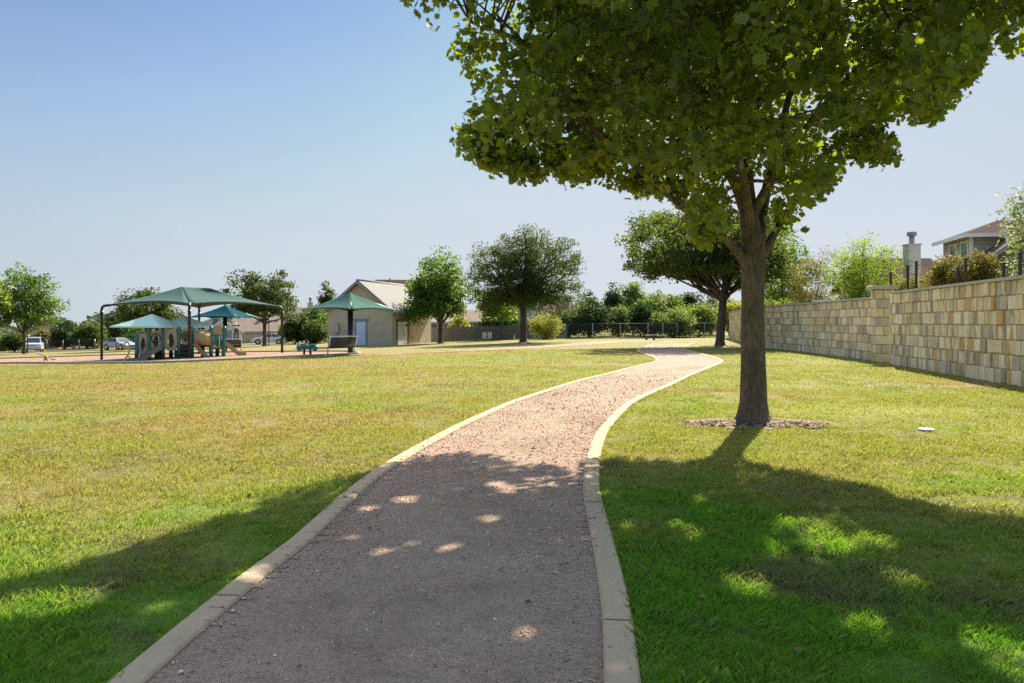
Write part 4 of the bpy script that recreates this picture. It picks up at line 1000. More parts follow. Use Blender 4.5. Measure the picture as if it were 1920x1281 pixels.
# front door, in the shaded gable
d0=-3.52; dw=.92; dh=2.10
fr=MB(); fr.box((d0-.08,-.02,dh/2+.02),(.12,.12,dh+.1)).box((d0+dw+.08,-.02,dh/2+.02),(.12,.12,dh+.1)).box((d0+dw/2,-.02,dh+.14),(dw+.5,.13,.16)); fr.build('door_frame',M['trim'],sh)
dr=MB().box((d0+dw/2,-.012,dh/2),(dw,.05,dh)).build('door',M['bluewhite'],sh); MB().cyl((0,0,0),.04,.08,10,m=Matrix.Translation((d0+dw-.1,-.03,1.0))@Matrix.Rotation(math.pi/2,4,'X')).build('handle',M['greymetal'],dr)
MB().cbox((d0+dw/2,-.03,dh+.33),(dw+.6,.09,.16),.015).build('lintel',M['cap'],sh)
# side door on the lit wall
y0=1.0
fr=MB(); fr.box((.02,y0-.06,dh/2+.02),(.12,.12,dh+.1)).box((.02,y0+2.35,dh/2+.02),(.12,.28,dh+.1)).box((.02,y0+1.2,dh+.14),(.13,2.9,.14)); fr.build('door_frame',M['deck'],sh)
dr=MB().box((.012,y0+1.1,dh/2),(.05,2.2,dh)).box((.038,y0+1.1,dh/2),(.012,.03,dh)).build('door',M['white'],sh); MB().cyl((0,0,0),.05,.09,10,m=Matrix.Translation((.03,y0+1.25,1.0))@Matrix.Rotation(math.pi/2,4,'Y')).build('handle',M['blackmetal'],dr)
MB().cyl((0,0,0),.05,.03,10,m=Matrix.Translation((.03,y0+1.25,1.4))@Matrix.Rotation(math.pi/2,4,'Y')).build('lock',M['blackmetal'],dr)
MB().cbox((.035,y0+1.2,dh+.31),(.09,3.1,.16),.015).build('lintel',M['cap'],sh)
MB().cbox((.09,y0+3.2,dh+.15),(.16,.2,.22),.03).build('wall_lamp',M['blackmetal'],sh)
mt=MB().cbox((-SW+.95,-.10,1.45),(.50,.18,.70),.02).build('meter_box',M['greymetal'],sh); MB().tube([(-SW+.95,-.06,1.1),(-SW+.95,-.06,-.1)],.035,8).build('conduit',M['greymetal'],mt)

# ================================================================== FENCES
fa,fb=at(806,79),at(1064,78); fd=(fb-fa); L_=Vector((fd.x,fd.y)).length; 
wf_=thing('wooden_fence','grey weathered board fence behind the oak and the shed','fence',fa,math.atan2(fd.y,fd.x)); rr=np.random.default_rng(4)
m=MB(); x=0
while x<L_:
    h_=1.55+rr.normal()*.012; zz=(fb.z-fa.z)*x/L_; m.box((x+.07,rr.normal()*.004,zz+h_/2-.05),(.134,.02,h_)); x+=.142
m.build('boards',M['fence'],wf_)
x=0
while x<L_+.1:
    zz=(fb.z-fa.z)*x/L_; MB().box((x,.07,zz+.72),(.10,.10,1.55)).build('post',M['fence'],wf_); x+=2.4
MB().box((L_/2,.04,1.25),(L_,.04,.09)).build('rail',M['fence'],wf_)
def chain_fence(label,pts,h,seed):
    o=thing('chain_link_fence',label,'fence',pts[0]); o0=pts[0]
    wires=MB(); 
    for i in range(len(pts)-1):
        a,b=pts[i]-o0,pts[i+1]-o0; n=max(1,int((b-a).length/1.95))
        for k in range(n+(i==len(pts)-2)):
            p=a.lerp(b,k/n); MB().cyl((p.x,p.y,p.z-.1),.035,h+.16,8).build('post',M['greymetal'],o)
        u=(b-a); Ln=u.length; u=u/Ln; s=.075
        nn=int((Ln+h)/s)
        for sgn in (1,-1):
            for k in range(nn):
                x0=k*s-(h if sgn>0 else 0); x1=x0+sgn*h; z0,z1=0,h
                if sgn<0: x0=k*s; x1=x0-h
                # clip to the panel
                t0,t1=0.0,1.0; dx=x1-x0
                for lim,sg in ((0,1),(Ln,-1)):
                    q=(lim-x0)/dx
                    if sg*dx>0: t0=max(t0,q)
                    else: t1=min(t1,q)
                if t1<=t0: continue
                p0=a+u*(x0+dx*t0)+Vector((0,0,h*t0)); p1=a+u*(x0+dx*t1)+Vector((0,0,h*t1)); w=.010
                wires.add([p0-u*w,p0+u*w,p1+u*w,p1-u*w],[(0,1,2,3)])
        MB().tube([a+Vector((0,0,h+.02)),b+Vector((0,0,h+.02))],.022,6).build('top_rail',M['wire'],o)
    wires.build('wire_mesh',M['wire'],o); return o
chain_fence('long dark chain-link fence in front of the hedges beyond the gravel path',[at(1060,73),at(1215,72),at(1345,78)],1.42,1)
chain_fence('dark chain-link fence below the hedge left of the silver car',[at(88,103),at(178,103)],1.35,2)
for px,g_ in ((908,'left'),(918,'right')):
    b=at(px+.4,77.6); o=thing('utility_box','pale green utility box in front of the board fence, %s of the pair'%g_,'utility box',b,0,'pair of utility boxes by the fence')
    MB().cbox((0,0,.52),(.40,.26,.62),.02).build('cabinet',M['white'],o); MB().cbox((0,0,.85),(.44,.30,.05),.01).build('lid',M['greymetal'],o); MB().box((0,-.135,.45),(.12,.012,.10)).build('label',M['trim'],o); MB().box((0,0,.1),(.12,.12,.3)).build('stand',M['greymetal'],o)
b=at(964.5,76); o=thing('marker_post','short white marker post left of the oak trunk','post',b); MB().cbox((0,0,.24),(.12,.12,.52),.02).build('shaft',M['cream'],o); MB().cbox((0,0,.52),(.15,.15,.05),.015).build('cap',M['tan'],o)
b=at(1219,66); o=thing('far_bench','low plank bench in front of the chain-link fence','bench',b,.25)
MB().cbox((0,0,.42),(.95,.36,.06),.01).build('plank',M['plank'],o)
for s in (-1,1): MB().cbox((s*.35,0,.2),(.08,.30,.42),.01).build('leg',M['deck'],o)

# ================================================================== VEHICLES
def car(name,label,loc,rz,paint,suv=False,front_plate=True):
    o=thing(name,label,'car',loc,rz,'vehicles parked on the street'); W=.90 if not suv else .98
    if suv:
        low=[(2.30,.42),(2.36,.70),(2.32,1.00),(1.15,1.12),(-2.30,1.12),(-2.38,.95),(-2.36,.42),(-2.1,.32),(2.1,.32)]
        cab=[(1.0,1.10),(.25,1.80),(-2.05,1.82),(-2.32,1.10)]; wx=(1.45,-1.45); wr=.38; th=.74
    else:
        low=[(2.20,.32),(2.30,.48),(2.26,.66),(1.95,.80),(1.0,.93),(-1.5,.98),(-2.15,.97),(-2.28,.80),(-2.26,.36),(-2.0,.24),(1.95,.22)]
        cab=[(1.05,.92),(.15,1.43),(-.85,1.45),(-1.95,.97)]; wx=(1.38,-1.35); wr=.325; th=.68
    m=MB(); n=len(low); ys=[(-W,.955),(-W+.05,.99),(-W+.12,1.0),(W-.12,1.0),(W-.05,.99),(W,.955)]
    cx=sum(p[0] for p in low)/n; cz=.62; vs=[]
    for y,s in ys:
        for p in low: vs.append((cx+(p[0]-cx)*s,y,cz+(p[1]-cz)*s))
    m.add(vs,[(i*n+k,i*n+(k+1)%n,(i+1)*n+(k+1)%n,(i+1)*n+k) for i in range(5) for k in range(n)]+[tuple(range(n))[::-1],tuple(5*n+k for k in range(n))],False)
    a=W*.93; b_=W*th
    cv=[(cab[0][0],-a,cab[0][1]),(cab[1][0],-b_,cab[1][1]),(cab[2][0],-b_,cab[2][1]),(cab[3][0],-a,cab[3][1])]; cv+=[(x,-y,z) for x,y,z in cv]
    m.add(cv,[(0,1,2,3),(7,6,5,4),(0,4,5,1),(1,5,6,2),(2,6,7,3)],False)
    body=m.build('body',paint,o)
    def pane(nm,idx,inset,seg=(0,1)):
        q=[Vector(cv[i]) for i in idx]; A,B,C_,D_=q       # A-B bottom, D-C top
        nrm=(B-A).cross(D_-A).normalized(); mid=sum(q,Vector())/4
        if nrm.dot(mid-Vector((-.5,0,1.0)))<0: nrm=-nrm
        def pt(u,v): return A.lerp(B,u).lerp(D_.lerp(C_,u),v)+nrm*.008
        u0,u1=seg[0]+inset,seg[1]-inset
        p=[pt(u0,.10),pt(u1,.10),pt(u1,.90),pt(u0,.90)]
        r_=[v-nrm*.02 for v in p]
        return MB().add(p+r_,[(0,1,2,3),(0,4,5,1),(1,5,6,2),(2,6,7,3),(3,7,4,0)]).build(nm,M['carglass'],o)
    pane('windscreen',(0,4,5,1),.06); pane('rear_window',(7,3,2,6),.07)
    for side in ((3,0,1,2),(7,4,5,6)):
        for sg in ((.02,.36),(.36,.68),(.68,.98)) if suv else ((.10,.50),(.50,.94)): pane('side_window',side,.015,sg)
    for x in wx:
        for s in (-1,1):
            R_=Matrix.Translation((x,s*(W-.10),wr))@Matrix.Rotation(math.pi/2,4,'X')
            ar=MB().cyl((0,0,-.108),wr+.06,.216,20,m=R_).build('wheel_arch',M['rubber'],o)
            wh=MB().cyl((0,0,-.12),wr,.24,20,m=R_).build('wheel',M['rubber'],o)
            MB().cyl((0,0,-.128),wr*.66,.256,16,m=R_).build('rim',M['rim'],wh)
    zl=low[2][1]-.10
    for s in (-1,1):
        MB().cbox((2.20,s*(W-.25),zl),(.20,.34,.15),.03).build('headlight',M['lamp'],o)
        MB().cbox((-2.26 if not suv else -2.34,s*(W-.22),low[-5][1]-.15),(.08,.26 if not suv else .16,.16 if not suv else .4),.02).build('tail_light',M['tail'],o)
        MB().cbox((cab[0][0]-.18,s*(W+.07),cab[0][1]+.10),(.12,.16,.13),.03).build('mirror',paint if not suv else M['darkpl'],o)
    MB().cbox((2.30,0,zl-.02),(.08,W*.95,.16),.02).build('grille',M['darkpl'],o)
    MB().cbox((2.26,0,zl-.26),(.16,W*1.9,.17),.04).build('bumper',paint if not suv else M['white'],o); MB().cbox((-2.27,0,.48),(.14,W*1.9,.2),.04).build('bumper',paint,o)
    return o
def onstreet(px,d): v=at(px,d); v.z+=.03; return v
car('suv_car','white tall car facing the playground, parked beside the leftmost tree',onstreet(63,96),math.radians(-62),M['carwhite'],True)
car('sedan_car','silver-blue sedan parked on the street behind the yellow climber',onstreet(225,93),math.radians(-28),M['carsilver'])
car('sedan_car','white sedan parked in front of the beige garage door',onstreet(504,106),math.radians(180+14),M['carwhite'])
car('sedan_car','silver car half hidden by the left corner of the stone shed',onstreet(604,116),math.radians(180+25),M['carsilver'])

# ================================================================== STREET FURNITURE
b=at(443,112); o=thing('road_sign','octagonal red road sign with street blades on a thin pole near the white house','road sign',b,face(443,112)); k=112/F
zt=zat(620,112)-b.z
MB().tube([(0,0,-.1),(0,0,zt+1.15)],.04,8).build('pole',M['greymetal'],o)
MB().prism([(.36*math.cos(math.pi/8+i*math.pi/4),zt+.36*math.sin(math.pi/8+i*math.pi/4)) for i in range(8)],1,-.07,-.045).build('sign_plate',M['sign'],o)
MB().box((0,0,zt+.72),(1.0,.03,.20)).build('street_blade',M['deck'],o); MB().box((0,0,zt+.98),(.03,.9,.20)).build('street_blade',M['deck'],o)
for px,d,top,lab in ((504,92,592,'thin dark pole right of the street tree trunk'),(218,88,637,'short thin dark post in front of the silver-blue sedan'),(51.5,88,600,'slim dark stake beside the leftmost tree trunk')):
    b=at(px,d); o=thing('thin_pole',lab,'pole',b,0,'thin poles near the street'); h_=zat(top,d)-b.z
    MB().tube([(0,0,-.1),(0,0,h_)],.055,8).build('shaft',M['blackmetal'],o); MB().cyl((0,0,0),.10,.12,10).build('base',M['blackmetal'],o); MB().cyl((0,0,h_),.07,.06,10).build('cap',M['blackmetal'],o)

# ================================================================== HOUSES
def block(o, x0,x1,y0,y1,h,rise,ridge,wm,rm,over=.35,tag_='wall',z0=-.6):
    """walls with a gable roof; ridge along 'x' or 'y'"""
    m=MB(); sl=rise/((x1-x0)/2 if ridge=='y' else (y1-y0)/2); th=.10
    if ridge=='y':
        c=(x0+x1)/2; m.prism([(x0,z0),(x1,z0),(x1,h),(c,h+rise),(x0,h)],1,y0,y1)
    else:
        c=(y0+y1)/2; m.prism([(y0,z0),(y1,z0),(y1,h),(c,h+rise),(y0,h)],0,x0,x1)
    w=m.build('wall',wm,o); r=MB(); half=(x1-x0)/2 if ridge=='y' else (y1-y0)/2
    for s in (-1,1):
        e=c+s*(half+over); ez=h-sl*over
        poly=[(c,h+rise+.02),(e,ez+.02),(e,ez+.02+th),(c,h+rise+.02+th)]
        if ridge=='y': r.prism(poly,1,y0-over,y1+over)
        else: r.prism(poly,0,x0-over,x1+over)
    rf=r.build('roof',rm,o); f=MB()
    for s in (-1,1):
        e=c+s*(half+over); ez=h-sl*over
        if ridge=='x': f.box(((x0+x1)/2,e+s*.02,ez-.02),(x1-x0+2*over,.035,.20))
        else:
            for yy in (y0-over-.02,y1+over+.02):
                f.prism([(c,h+rise+.13),(e,ez+.13),(e,ez-.10),(c,h+rise-.10)],1,yy-.018,yy+.018)
    f.build('fascia',M['white'] if wm in (M['whitesid'],M['cream']) else M['trim'],rf)
    return w,rf
def window(o, c, size, axis='y', s=-1):
    """axis: the wall's normal; s: its sign"""
    R_=Matrix.Translation(c)@(Matrix.Rotation(0 if s<0 else math.pi,4,'Z') if axis=='y' else Matrix.Rotation(-math.pi/2 if s<0 else math.pi/2,4,'Z'))
    w,h=size; m=MB()
    for x in (-w/2,w/2): m.box((x,-.03,0),(.09,.09,h+.12),R_)
    for z in (-h/2,0,h/2): m.box((0,-.028,z),(w-.08,.08,.08 if z else .05),R_)
    f=m.build('window',M['white'],o); MB().box((0,-.012,0),(w-.06,.03,h-.06),R_).build('pane',M['glass'],f); return f
def chimney(par,c,size,mat,flue=True,capm='trim'):
    ch=MB().cbox((c[0],c[1],c[2]+size[2]/2),size,.02).cbox((c[0],c[1],c[2]+size[2]+.03),(size[0]+.10,size[1]+.10,.07),.015).build('chimney',mat,par)
    if flue: MB().cyl((c[0],c[1],c[2]+size[2]+.06),size[0]*.2,size[0]*.65,12).cyl((c[0],c[1],c[2]+size[2]+.06+size[0]*.65),size[0]*.36,size[0]*.30,12).build('flue',M[capm],par)
    return ch
def vent(par,c,h): return MB().cyl(c,.07,h,10).cyl((c[0],c[1],c[2]+h),.13,.14,10).build('vent_pipe',M['trim'],par)

# white house with the beige garage, behind the street
D=125.0; b=at(430,D); k=D/F; o=thing('house','white house with tan shingle roof, beige garage door and dark front door','house',b,face(430,D)); x=lambda px:(px-430)*k; z=lambda py,dd=D: zat(py,dd)-b.z
w1,r1=block(o,x(440),x(550),0,9.0,z(621),z(593,129.5)-z(621),'x',M['tanwall'],M['roof_tan'])
block(o,x(384),x(453),-1.6,6,z(622),z(601.5)-z(622),'y',M['whitesid'],M['roof_tan'],.3)
block(o,x(372),x(440),2.5,10,z(611),z(593)-z(611),'y',M['whitesid'],M['roof_tan'],.3)
g_=MB().box((x(473.5),-.03,z(635.5)),(x(489)-x(458),.08,z(623.5)-z(647.5))); gd=g_.build('garage_door',M['garage'],o)
for q in range(1,4): MB().box((x(473.5),-.074,z(647.5)+(z(623.5)-z(647.5))*q/4),(x(489)-x(458)-.1,.012,.03)).build('panel_line',M['tanwall'],gd)
for px in (456.7,490.5): MB().box((x(px),-.06,z(635)),(.2,.14,z(622.5)-z(648.5))).build('garage_jamb',M['white'],o)
d_=MB().box((x(430.5),-1.64,z(629.5)),(x(434.5)-x(427),.08,z(619.5)-z(639.5))).build('front_door',M['trim'],o); MB().cyl((0,0,0),.05,.08,8,m=Matrix.Translation((x(434),-1.68,z(631)))@Matrix.Rotation(math.pi/2,4,'X')).build('handle',M['rim'],d_)
window(o,(x(442),-1.6,z(630)),(1.0,1.3)); window(o,(x(405),2.5,z(604)),(.9,1.1)); window(o,(x(515),0,z(633)),(1.3,1.3))
MB().box((x(483.5),2.6,z(610)),(.62,.62,1.5)).build('roof_vent',M['beige'],r1); vent(r1,(x(520),3,z(606)),.6)
# tan house at the left edge
D=118.0; b=at(82,D); k=D/F; o=thing('house','tan gabled house behind the leftmost trees and the white tall car','house',b,face(82,D)); x=lambda px:(px-82)*k
block(o,x(62),x(103),0,8,zat(616,D)-b.z,zat(603,D)-zat(616,D),'y',M['tanwall'],M['roof_tan']); window(o,(x(92),0,zat(628,D)-b.z),(1.1,1.3))
# grey roof with a chimney, between street tree and shed
D=142.0; b=at(590,D); k=D/F; o=thing('house','grey-roofed house whose pale chimney rises left of the poplar','house',b,face(590,D)); x=lambda px:(px-590)*k; zz=lambda py,dd=D: zat(py,dd)-b.z
_,rf=block(o,x(532),x(645),0,10,zz(611),zz(578,147)-zz(611),'x',M['cream'],M['roof_grey']); chimney(rf,(x(582),2.2,zz(592)),(1.0,.8,zz(568)-zz(592)),M['beige']); window(o,(x(560),0,zz(622)),(1.2,1.2))
# brown roof just showing over the shed
D=104.0; b=at(765,D); k=D/F; o=thing('house','brown-roofed house showing a thin roof strip above the stone shed','house',b,face(765,D)); x=lambda px:(px-765)*k; zz=lambda py,dd=D: zat(py,dd)-b.z
_,rf=block(o,x(706),x(835),0,11,zz(566),zz(526.5,109.5)-zz(566),'x',M['brick'],M['roof_brown']); vent(rf,(x(730),5.3,zz(527)),.5)
window(o,(x(820),0,zz(590)),(1.2,1.4))
# houses behind the board fence
D=98.0; b=at(872,D); k=D/F; o=thing('house','low house with pale roof behind the board fence and the yellow bush','house',b,face(872,D)); x=lambda px:(px-872)*k; zz=lambda py,dd=D: zat(py,dd)-b.z
block(o,x(838),x(903),0,8,zz(603),zz(583,102)-zz(603),'x',M['brick'],M['roof_tan']); window(o,(x(893),0,zz(611)),(1.0,1.0))
D=88.0; b=at(822,D); k=D/F; o=thing('garden_shed','small grey garden shed behind the fence right of the stone shed','shed',b,face(822,D)); x=lambda px:(px-822)*k; zz=lambda py,dd=D: zat(py,dd)-b.z
block(o,x(806),x(838),0,3,zz(605),zz(598)-zz(605),'x',M['fence'],M['roof_grey'],.2); MB().box((x(826),-.03,zz(622)),(.9,.06,1.9)).build('door',M['trim'],o)
D=97.0; b=at(990,D); k=D/F; o=thing('house','dark grey gabled house right behind the big oak trunk','house',b,face(990,D)+math.radians(24)); zz=lambda py,dd=D: zat(py,dd)-b.z
block(o,-2.9,2.9,0,9,zz(592),zz(569)-zz(592),'y',M['trim'],M['roof_grey'],.3); window(o,(.9,0,zz(602)),(1.0,1.1))
D=128.0; b=at(1052,D); k=D/F; o=thing('house','distant brick house seen over the dark conifers right of the oak','house',b,face(1052,D)); x=lambda px:(px-1052)*k; zz=lambda py,dd=D: zat(py,dd)-b.z
_,rf=block(o,x(1020),x(1080),0,9,zz(584),zz(572,132)-zz(584),'x',M['brick'],M['roof_brown']); chimney(rf,(x(1062),3,zz(577)),(.8,.7,1.0),M['beige'],False); window(o,(x(1068),0,zz(592)),(1.2,1.2))

# big house behind the wall: gable in front, dormer with two windows
D=33.0; b=at(1905,D); k=D/F; o=thing('house','two-storey house over the wall with paired dormer windows and dark brick gable','house',b,0); x=lambda px:(px-1905)*k; zz=lambda py,dd=D: zat(py,dd)-b.z
dcx,dcy=20.95-b.x,35.0-b.y; dm=bpy.data.objects.new('dormer',None); COL.objects.link(dm); dm.parent=o; dm.location=(dcx,dcy,0); dm.rotation_euler=(0,0,math.radians(-11)); 
eh=zz(439,35)-.02; rh=zz(414,36.5)
q=MB(); q.box((2.6,1.8,eh/2+.4),(5.2,3.6,eh-.8)); dw_=q.build('wall',M['beige'],dm)
cl=MB()
for i in range(14): cl.box((2.6,-.008,eh-.12-.17*i),(5.16,.016,.02))
cl.build('siding_line',M['trim'],dm)
ov=.38; q=MB(); A=[(-ov,-ov,eh),(5.2+ov,-ov,eh),(5.2+ov,3.6+ov,eh),(-ov,3.6+ov,eh)]; r0,r1_=(1.75,1.8,rh),(3.6,1.8,rh)
q.add(A+[r0,r1_],[(0,1,5,4),(1,2,5),(2,3,4,5),(3,0,4),(3,2,1,0)]); q.build('roof',M['roof_brown'],dm)
q=MB()
for (ax,ay),(bx,by) in (((-ov,-ov),(5.2+ov,-ov)),((-ov,-ov),(-ov,3.6+ov))):
    L_=math.hypot(bx-ax,by-ay); 
    q.box(((ax+bx)/2-(.02 if ax==bx else 0),(ay+by)/2-(.02 if ay==by else 0),eh-.07),(max(abs(bx-ax),.04),max(abs(by-ay),.04),.17))
q.build('fascia',M['white'],dm)
for yy in (.72,2.15): window(dm,(0,yy,eh-1.0),(.85,1.45),'x',-1)
MB().box((-.012,-.012,eh-1.0),(.12,.12,2.0)).build('corner_board',M['white'],dm)
# the brick gable wing standing in front of it
wg=bpy.data.objects.new('gable_wing',None); COL.objects.link(wg); wg.parent=o; wg.location=dm.location; wg.rotation_euler=dm.rotation_euler
x0=.30; ez_=zz(480,33.8); block(wg,x0,x0+9.0,-1.5,-.01,ez_,4.5*.70,'y',M['brick'],M['roof_brown'],.25)
window(wg,(x0+3.2,-1.5,ez_-.9),(1.2,1.4))
# lower house left of it
D=44.0; b=at(1715,D); k=D/F; o=thing('house','brown-roofed house over the wall with the tall boxed beige chimney','house',b,0); x=lambda px:(px-1715)*k; zz=lambda py,dd=D: zat(py,dd)-b.z
_,rf=block(o,x(1668),x(1796),0,7,zz(535),zz(488,47.5)-zz(535),'x',M['beige'],M['roof_brown']); vent(rf,(x(1755),3.2,zz(490)),.55)
D2=42.5; chimney(o,((1709.5-960)*D2/F-b.x,D2-b.y,-.5),(.70,.62,zat(460,D2)-b.z+.5),M['chim'])

# ================================================================== VEGETATION
G='park shade trees'
tree('oak_tree','big grey-green oak standing alone right of the shed',981,62,421,612,886,1087,.25,'oak',101,fork=562,tr=.26,ncl=470,per=74,rc=.35,shape=LONG,group=G,lump=.35,nl=26)
tree('elm_tree','rounded green elm hiding the right end of the stone shed',826,71,470,616,760,887,.25,'elm',102,fork=606,tr=.21,ncl=210,per=80,rc=.42,group=G,nl=16)
tree('live_oak_tree','dark leaning live oak shading the bend of the path',1350,48,374,548,1170,1500,.18,'oak2',103,fork=560,tr=.27,ncl=620,per=88,rc=.36,lean=6,group=G,nl=30,flat=.5)
tree('street_tree','dense grey-green street tree in front of the white house',496,90,507,608,428,563,.30,'oak',104,fork=606,tr=.22,ncl=200,per=50,rc=.46,group=G,nl=16)
tree('elm_tree','bright green elm with a slim trunk at the far left',45,84,512,628,-4,106,.27,'elm',105,fork=625,tr=.17,ncl=170,per=50,rc=.42,group=G)
tree('elm_tree','yellow-green elm cut off by the left edge of the picture',-6,80,486,604,-78,13,.27,'bright',106,fork=612,tr=.13,ncl=120,per=50,rc=.40,group=G)
tree('oak_tree','grey-green oak behind the left half of the big canopy',275,86,545,614,212,338,.28,'oak',107,fork=618,tr=.20,ncl=150,per=50,rc=.42,group=G)
tree('young_tree','small lime-green tree with pale trunk before the board fence',941,77.5,544,600,884,973,.26,'bright',108,fork=597,tr=.10,ncl=90,per=46,rc=.36,bark='stem',group=G,flat=.6)
tree('bushy_tree','mid-green bushy tree between the blue umbrella and the shed',588,100,573,640,556,622,.32,'elm',109,fork=636,tr=.14,ncl=90,per=48,rc=.45,flat=.8)
tree('poplar_tree','narrow dark poplar top rising left of the shed gable',611,110,530,600,598,627,.32,'oak',110,fork=605,tr=.13,ncl=50,per=40,rc=.40,flat=.8)
tree('garden_tree','bright feathery tree over the wall left of the boxed chimney',1614,43,447,572,1545,1692,.17,'bright',111,fork=565,tr=.12,ncl=150,per=60,rc=.36,shape=LONG,lump=.5,flat=.8)
tree('garden_tree','light green tree behind the wall just right of the maple trunk',1462,58,424,600,1405,1522,.20,'elm',112,fork=590,tr=.14,ncl=120,per=55,rc=.42,lump=.35,flat=.8)
shrub('crape_myrtle','reddish-green crape myrtle behind the wall right of the maple',1520,46,478,1480,1566,.16,'redgreen',113,ncl=90,per=50,rc=.34,shape=LONG,base=600)
shrub('oleander','tall white-flowering oleander behind the wall at the right edge',1944,24,330,1887,2018,.15,'oleander',114,ncl=120,per=42,rc=.27,shape=LONG,extra=('flower',.16),base=560,depth=1.1,droop=.3)
shrub('rusty_shrub','olive and orange shrub over the wall under the dormer windows',1776,30.5,477,1740,1812,.10,'rust',115,ncl=80,per=46,rc=.20,base=565,depth=.8)
shrub('rusty_shrub','red-tipped olive shrub over the wall below the brick gable',1836,29.5,468,1802,1867,.10,'rust',116,ncl=80,per=46,rc=.20,base=560,depth=.8)
shrub('low_shrub','low dull green shrub beside the pillar cap at the wall top',1700,37,512,1664,1740,.12,'redgreen',117,ncl=50,per=40,rc=.24,base=590,depth=.8)
shrub('grass_clump','soft bright green grass clump peeping over the wall top',1452,49.5,562,1424,1484,.34,'bright',118,ncl=60,per=40,rc=.22,shape=np.array([(0,-.5),(.05,-.1),(0,.5),(-.05,-.1)]),base=610,depth=.8)
H='hedge plants behind the chain-link fence'
for a in [('conifer_shrub','broad dark conifer behind the fence right of the oak',1108,80,566,1064,1153,.24,'dark',120,110),('conifer_shrub','dark spiky conifer tip between the oak and the columnar evergreen',1103,84,547,1088,1120,.22,'dark',121,45),
          ('columnar_evergreen','upright dark columnar evergreen behind the hedge',1150,90,534,1131,1171,.26,'dark',122,70),('hedge_tree','light green tree crowning the hedge left of the live oak',1187,93,522,1156,1218,.30,'mid',123,80),
          ('hedge_tree','pale olive leafy mound in the middle of the hedge',1228,86,549,1178,1280,.28,'mid',124,130),('hedge_shrub','dark rounded shrub in the hedge just above the far bench',1205,79,570,1178,1242,.24,'dark',125,80),
          ('domed_evergreen','smooth dark domed evergreen left of the live oak trunk',1290,95,550,1262,1318,.27,'dark',126,110),('vine_mound','vine mound spilling over the chain-link fence',1262,76.5,578,1224,1302,.20,'mid',127,110),
          ('vine_mound','vine-covered hump at the right end of the chain-link fence',1312,80.5,567,1276,1346,.22,'mid',128,110),('hedge_tree','thin feathery tree right of the domed evergreen',1334,92,550,1318,1352,.26,'oak',129,40),
          ('hedge_shrub','yellow-green shrub at the far end of the stone wall',1366,88,558,1336,1400,.25,'yellowish',130,70),('conifer_shrub','dark low conifer between the yellow bush and the broad conifer',1064,82,588,1046,1086,.24,'dark',131,50),
          ('hedge_shrub','mid-green shrub filling the hedge left of the columnar evergreen',1160,83,575,1138,1186,.24,'mid',132,60)]:
    shrub(a[0],a[1],a[2],a[3],a[4],a[5],a[6],a[7],a[8],a[9],ncl=a[10],per=60,rc=.38,group=H,lump=.2 if a[0]!='domed_evergreen' else .04)
shrub('yellow_bush','loose yellow-green bush at the join of board and wire fences',1020,74.5,588,990,1054,.22,'yellowish',140,ncl=90,per=55,rc=.34,shape=LONG)
shrub('yellow_bush','dull yellow bush above the board fence right of the elm trunk',862,84,589,842,882,.24,'yellowish',141,ncl=50,per=45,rc=.34)
shrub('coarse_shrub','large dark coarse-leaved shrub behind the board fence',937,84,586,895,980,.34,'dark',142,ncl=110,per=46,rc=.38)
S='shrubs along the street'
for a in [('round_shrub','round grey-green shrub left of the white tall car',27,100,623,8,48,.28,'oak',150,60),('flowering_shrub','pinkish crape myrtle between the tall car and the tan house',76,108,616,65,88,.28,'redgreen',151,40),
          ('dark_shrub','dark evergreen mass right of the tan house',120,112,607,91,152,.34,'dark',152,90),('dark_shrub','dark evergreen mass behind the left wire fence',166,110,610,138,194,.34,'mid2',153,90),
          ('street_bush','tall mixed green bush behind the silver-blue sedan',214,117,596,168,264,.36,'mid2',154,130),('dark_shrub','clipped dark hedge right behind the silver-blue sedan',247,100,628,230,266,.28,'dark',155,60),
          ('olive_bush','olive bush right of the white sedan',552,99,594,530,578,.30,'oak',156,80),('olive_bush','darker olive bush left of the shed wall',592,97,604,570,613,.28,'mid2',157,80),
          ('small_bush','bright small bush above the white sedan roof',536,113,610,524,550,.30,'bright',158,40),('small_bush','lime bush at the left edge under the cut-off elm',8,107,630,-6,22,.28,'bright',159,40)]:
    shrub(a[0],a[1],a[2],a[3],a[4],a[5],a[6],a[7],a[8],a[9],ncl=a[10],per=50,rc=.42,group=S,extra=('pink',.25) if a[0]=='flowering_shrub' else None)
mulch('mulch','brown mulch ring at the foot of the leaning live oak',at(1352,48),1.2,.9,.06,6,500,.12)
mulch('mulch','thin mulch patch round the big oak trunk',at(981,62),.9,.8,.05,7,250,.12)
# iron yard fences: only their posts rise above the wall
for px,top,d,lab in ((1670,514,30,'short black fence post at the left of the boxed chimney'),(1702,502,27.5,'black fence post under the left edge of the chimney'),(1718,494,27.5,'taller black fence post under the right edge of the chimney'),
                (1795,507,24,'short black fence post among the orange shrubs'),(1811,489,23.5,'taller black fence post between the two rusty shrubs'),(1882,498,20.6,'black fence post left of the oleander'),(1913,478,19.6,'black fence post nearest the right edge')):
    b=at(px,d); o=thing('fence_post',lab,'fence post',b,0,'black yard fence posts behind the wall'); h_=zat(top,d)-b.z
    MB().cbox((0,0,h_/2),(.07,.07,h_+.1),.008).build('shaft',M['blackmetal'],o); MB().cbox((0,0,h_+.06),(.095,.095,.05),.012).build('cap',M['blackmetal'],o)
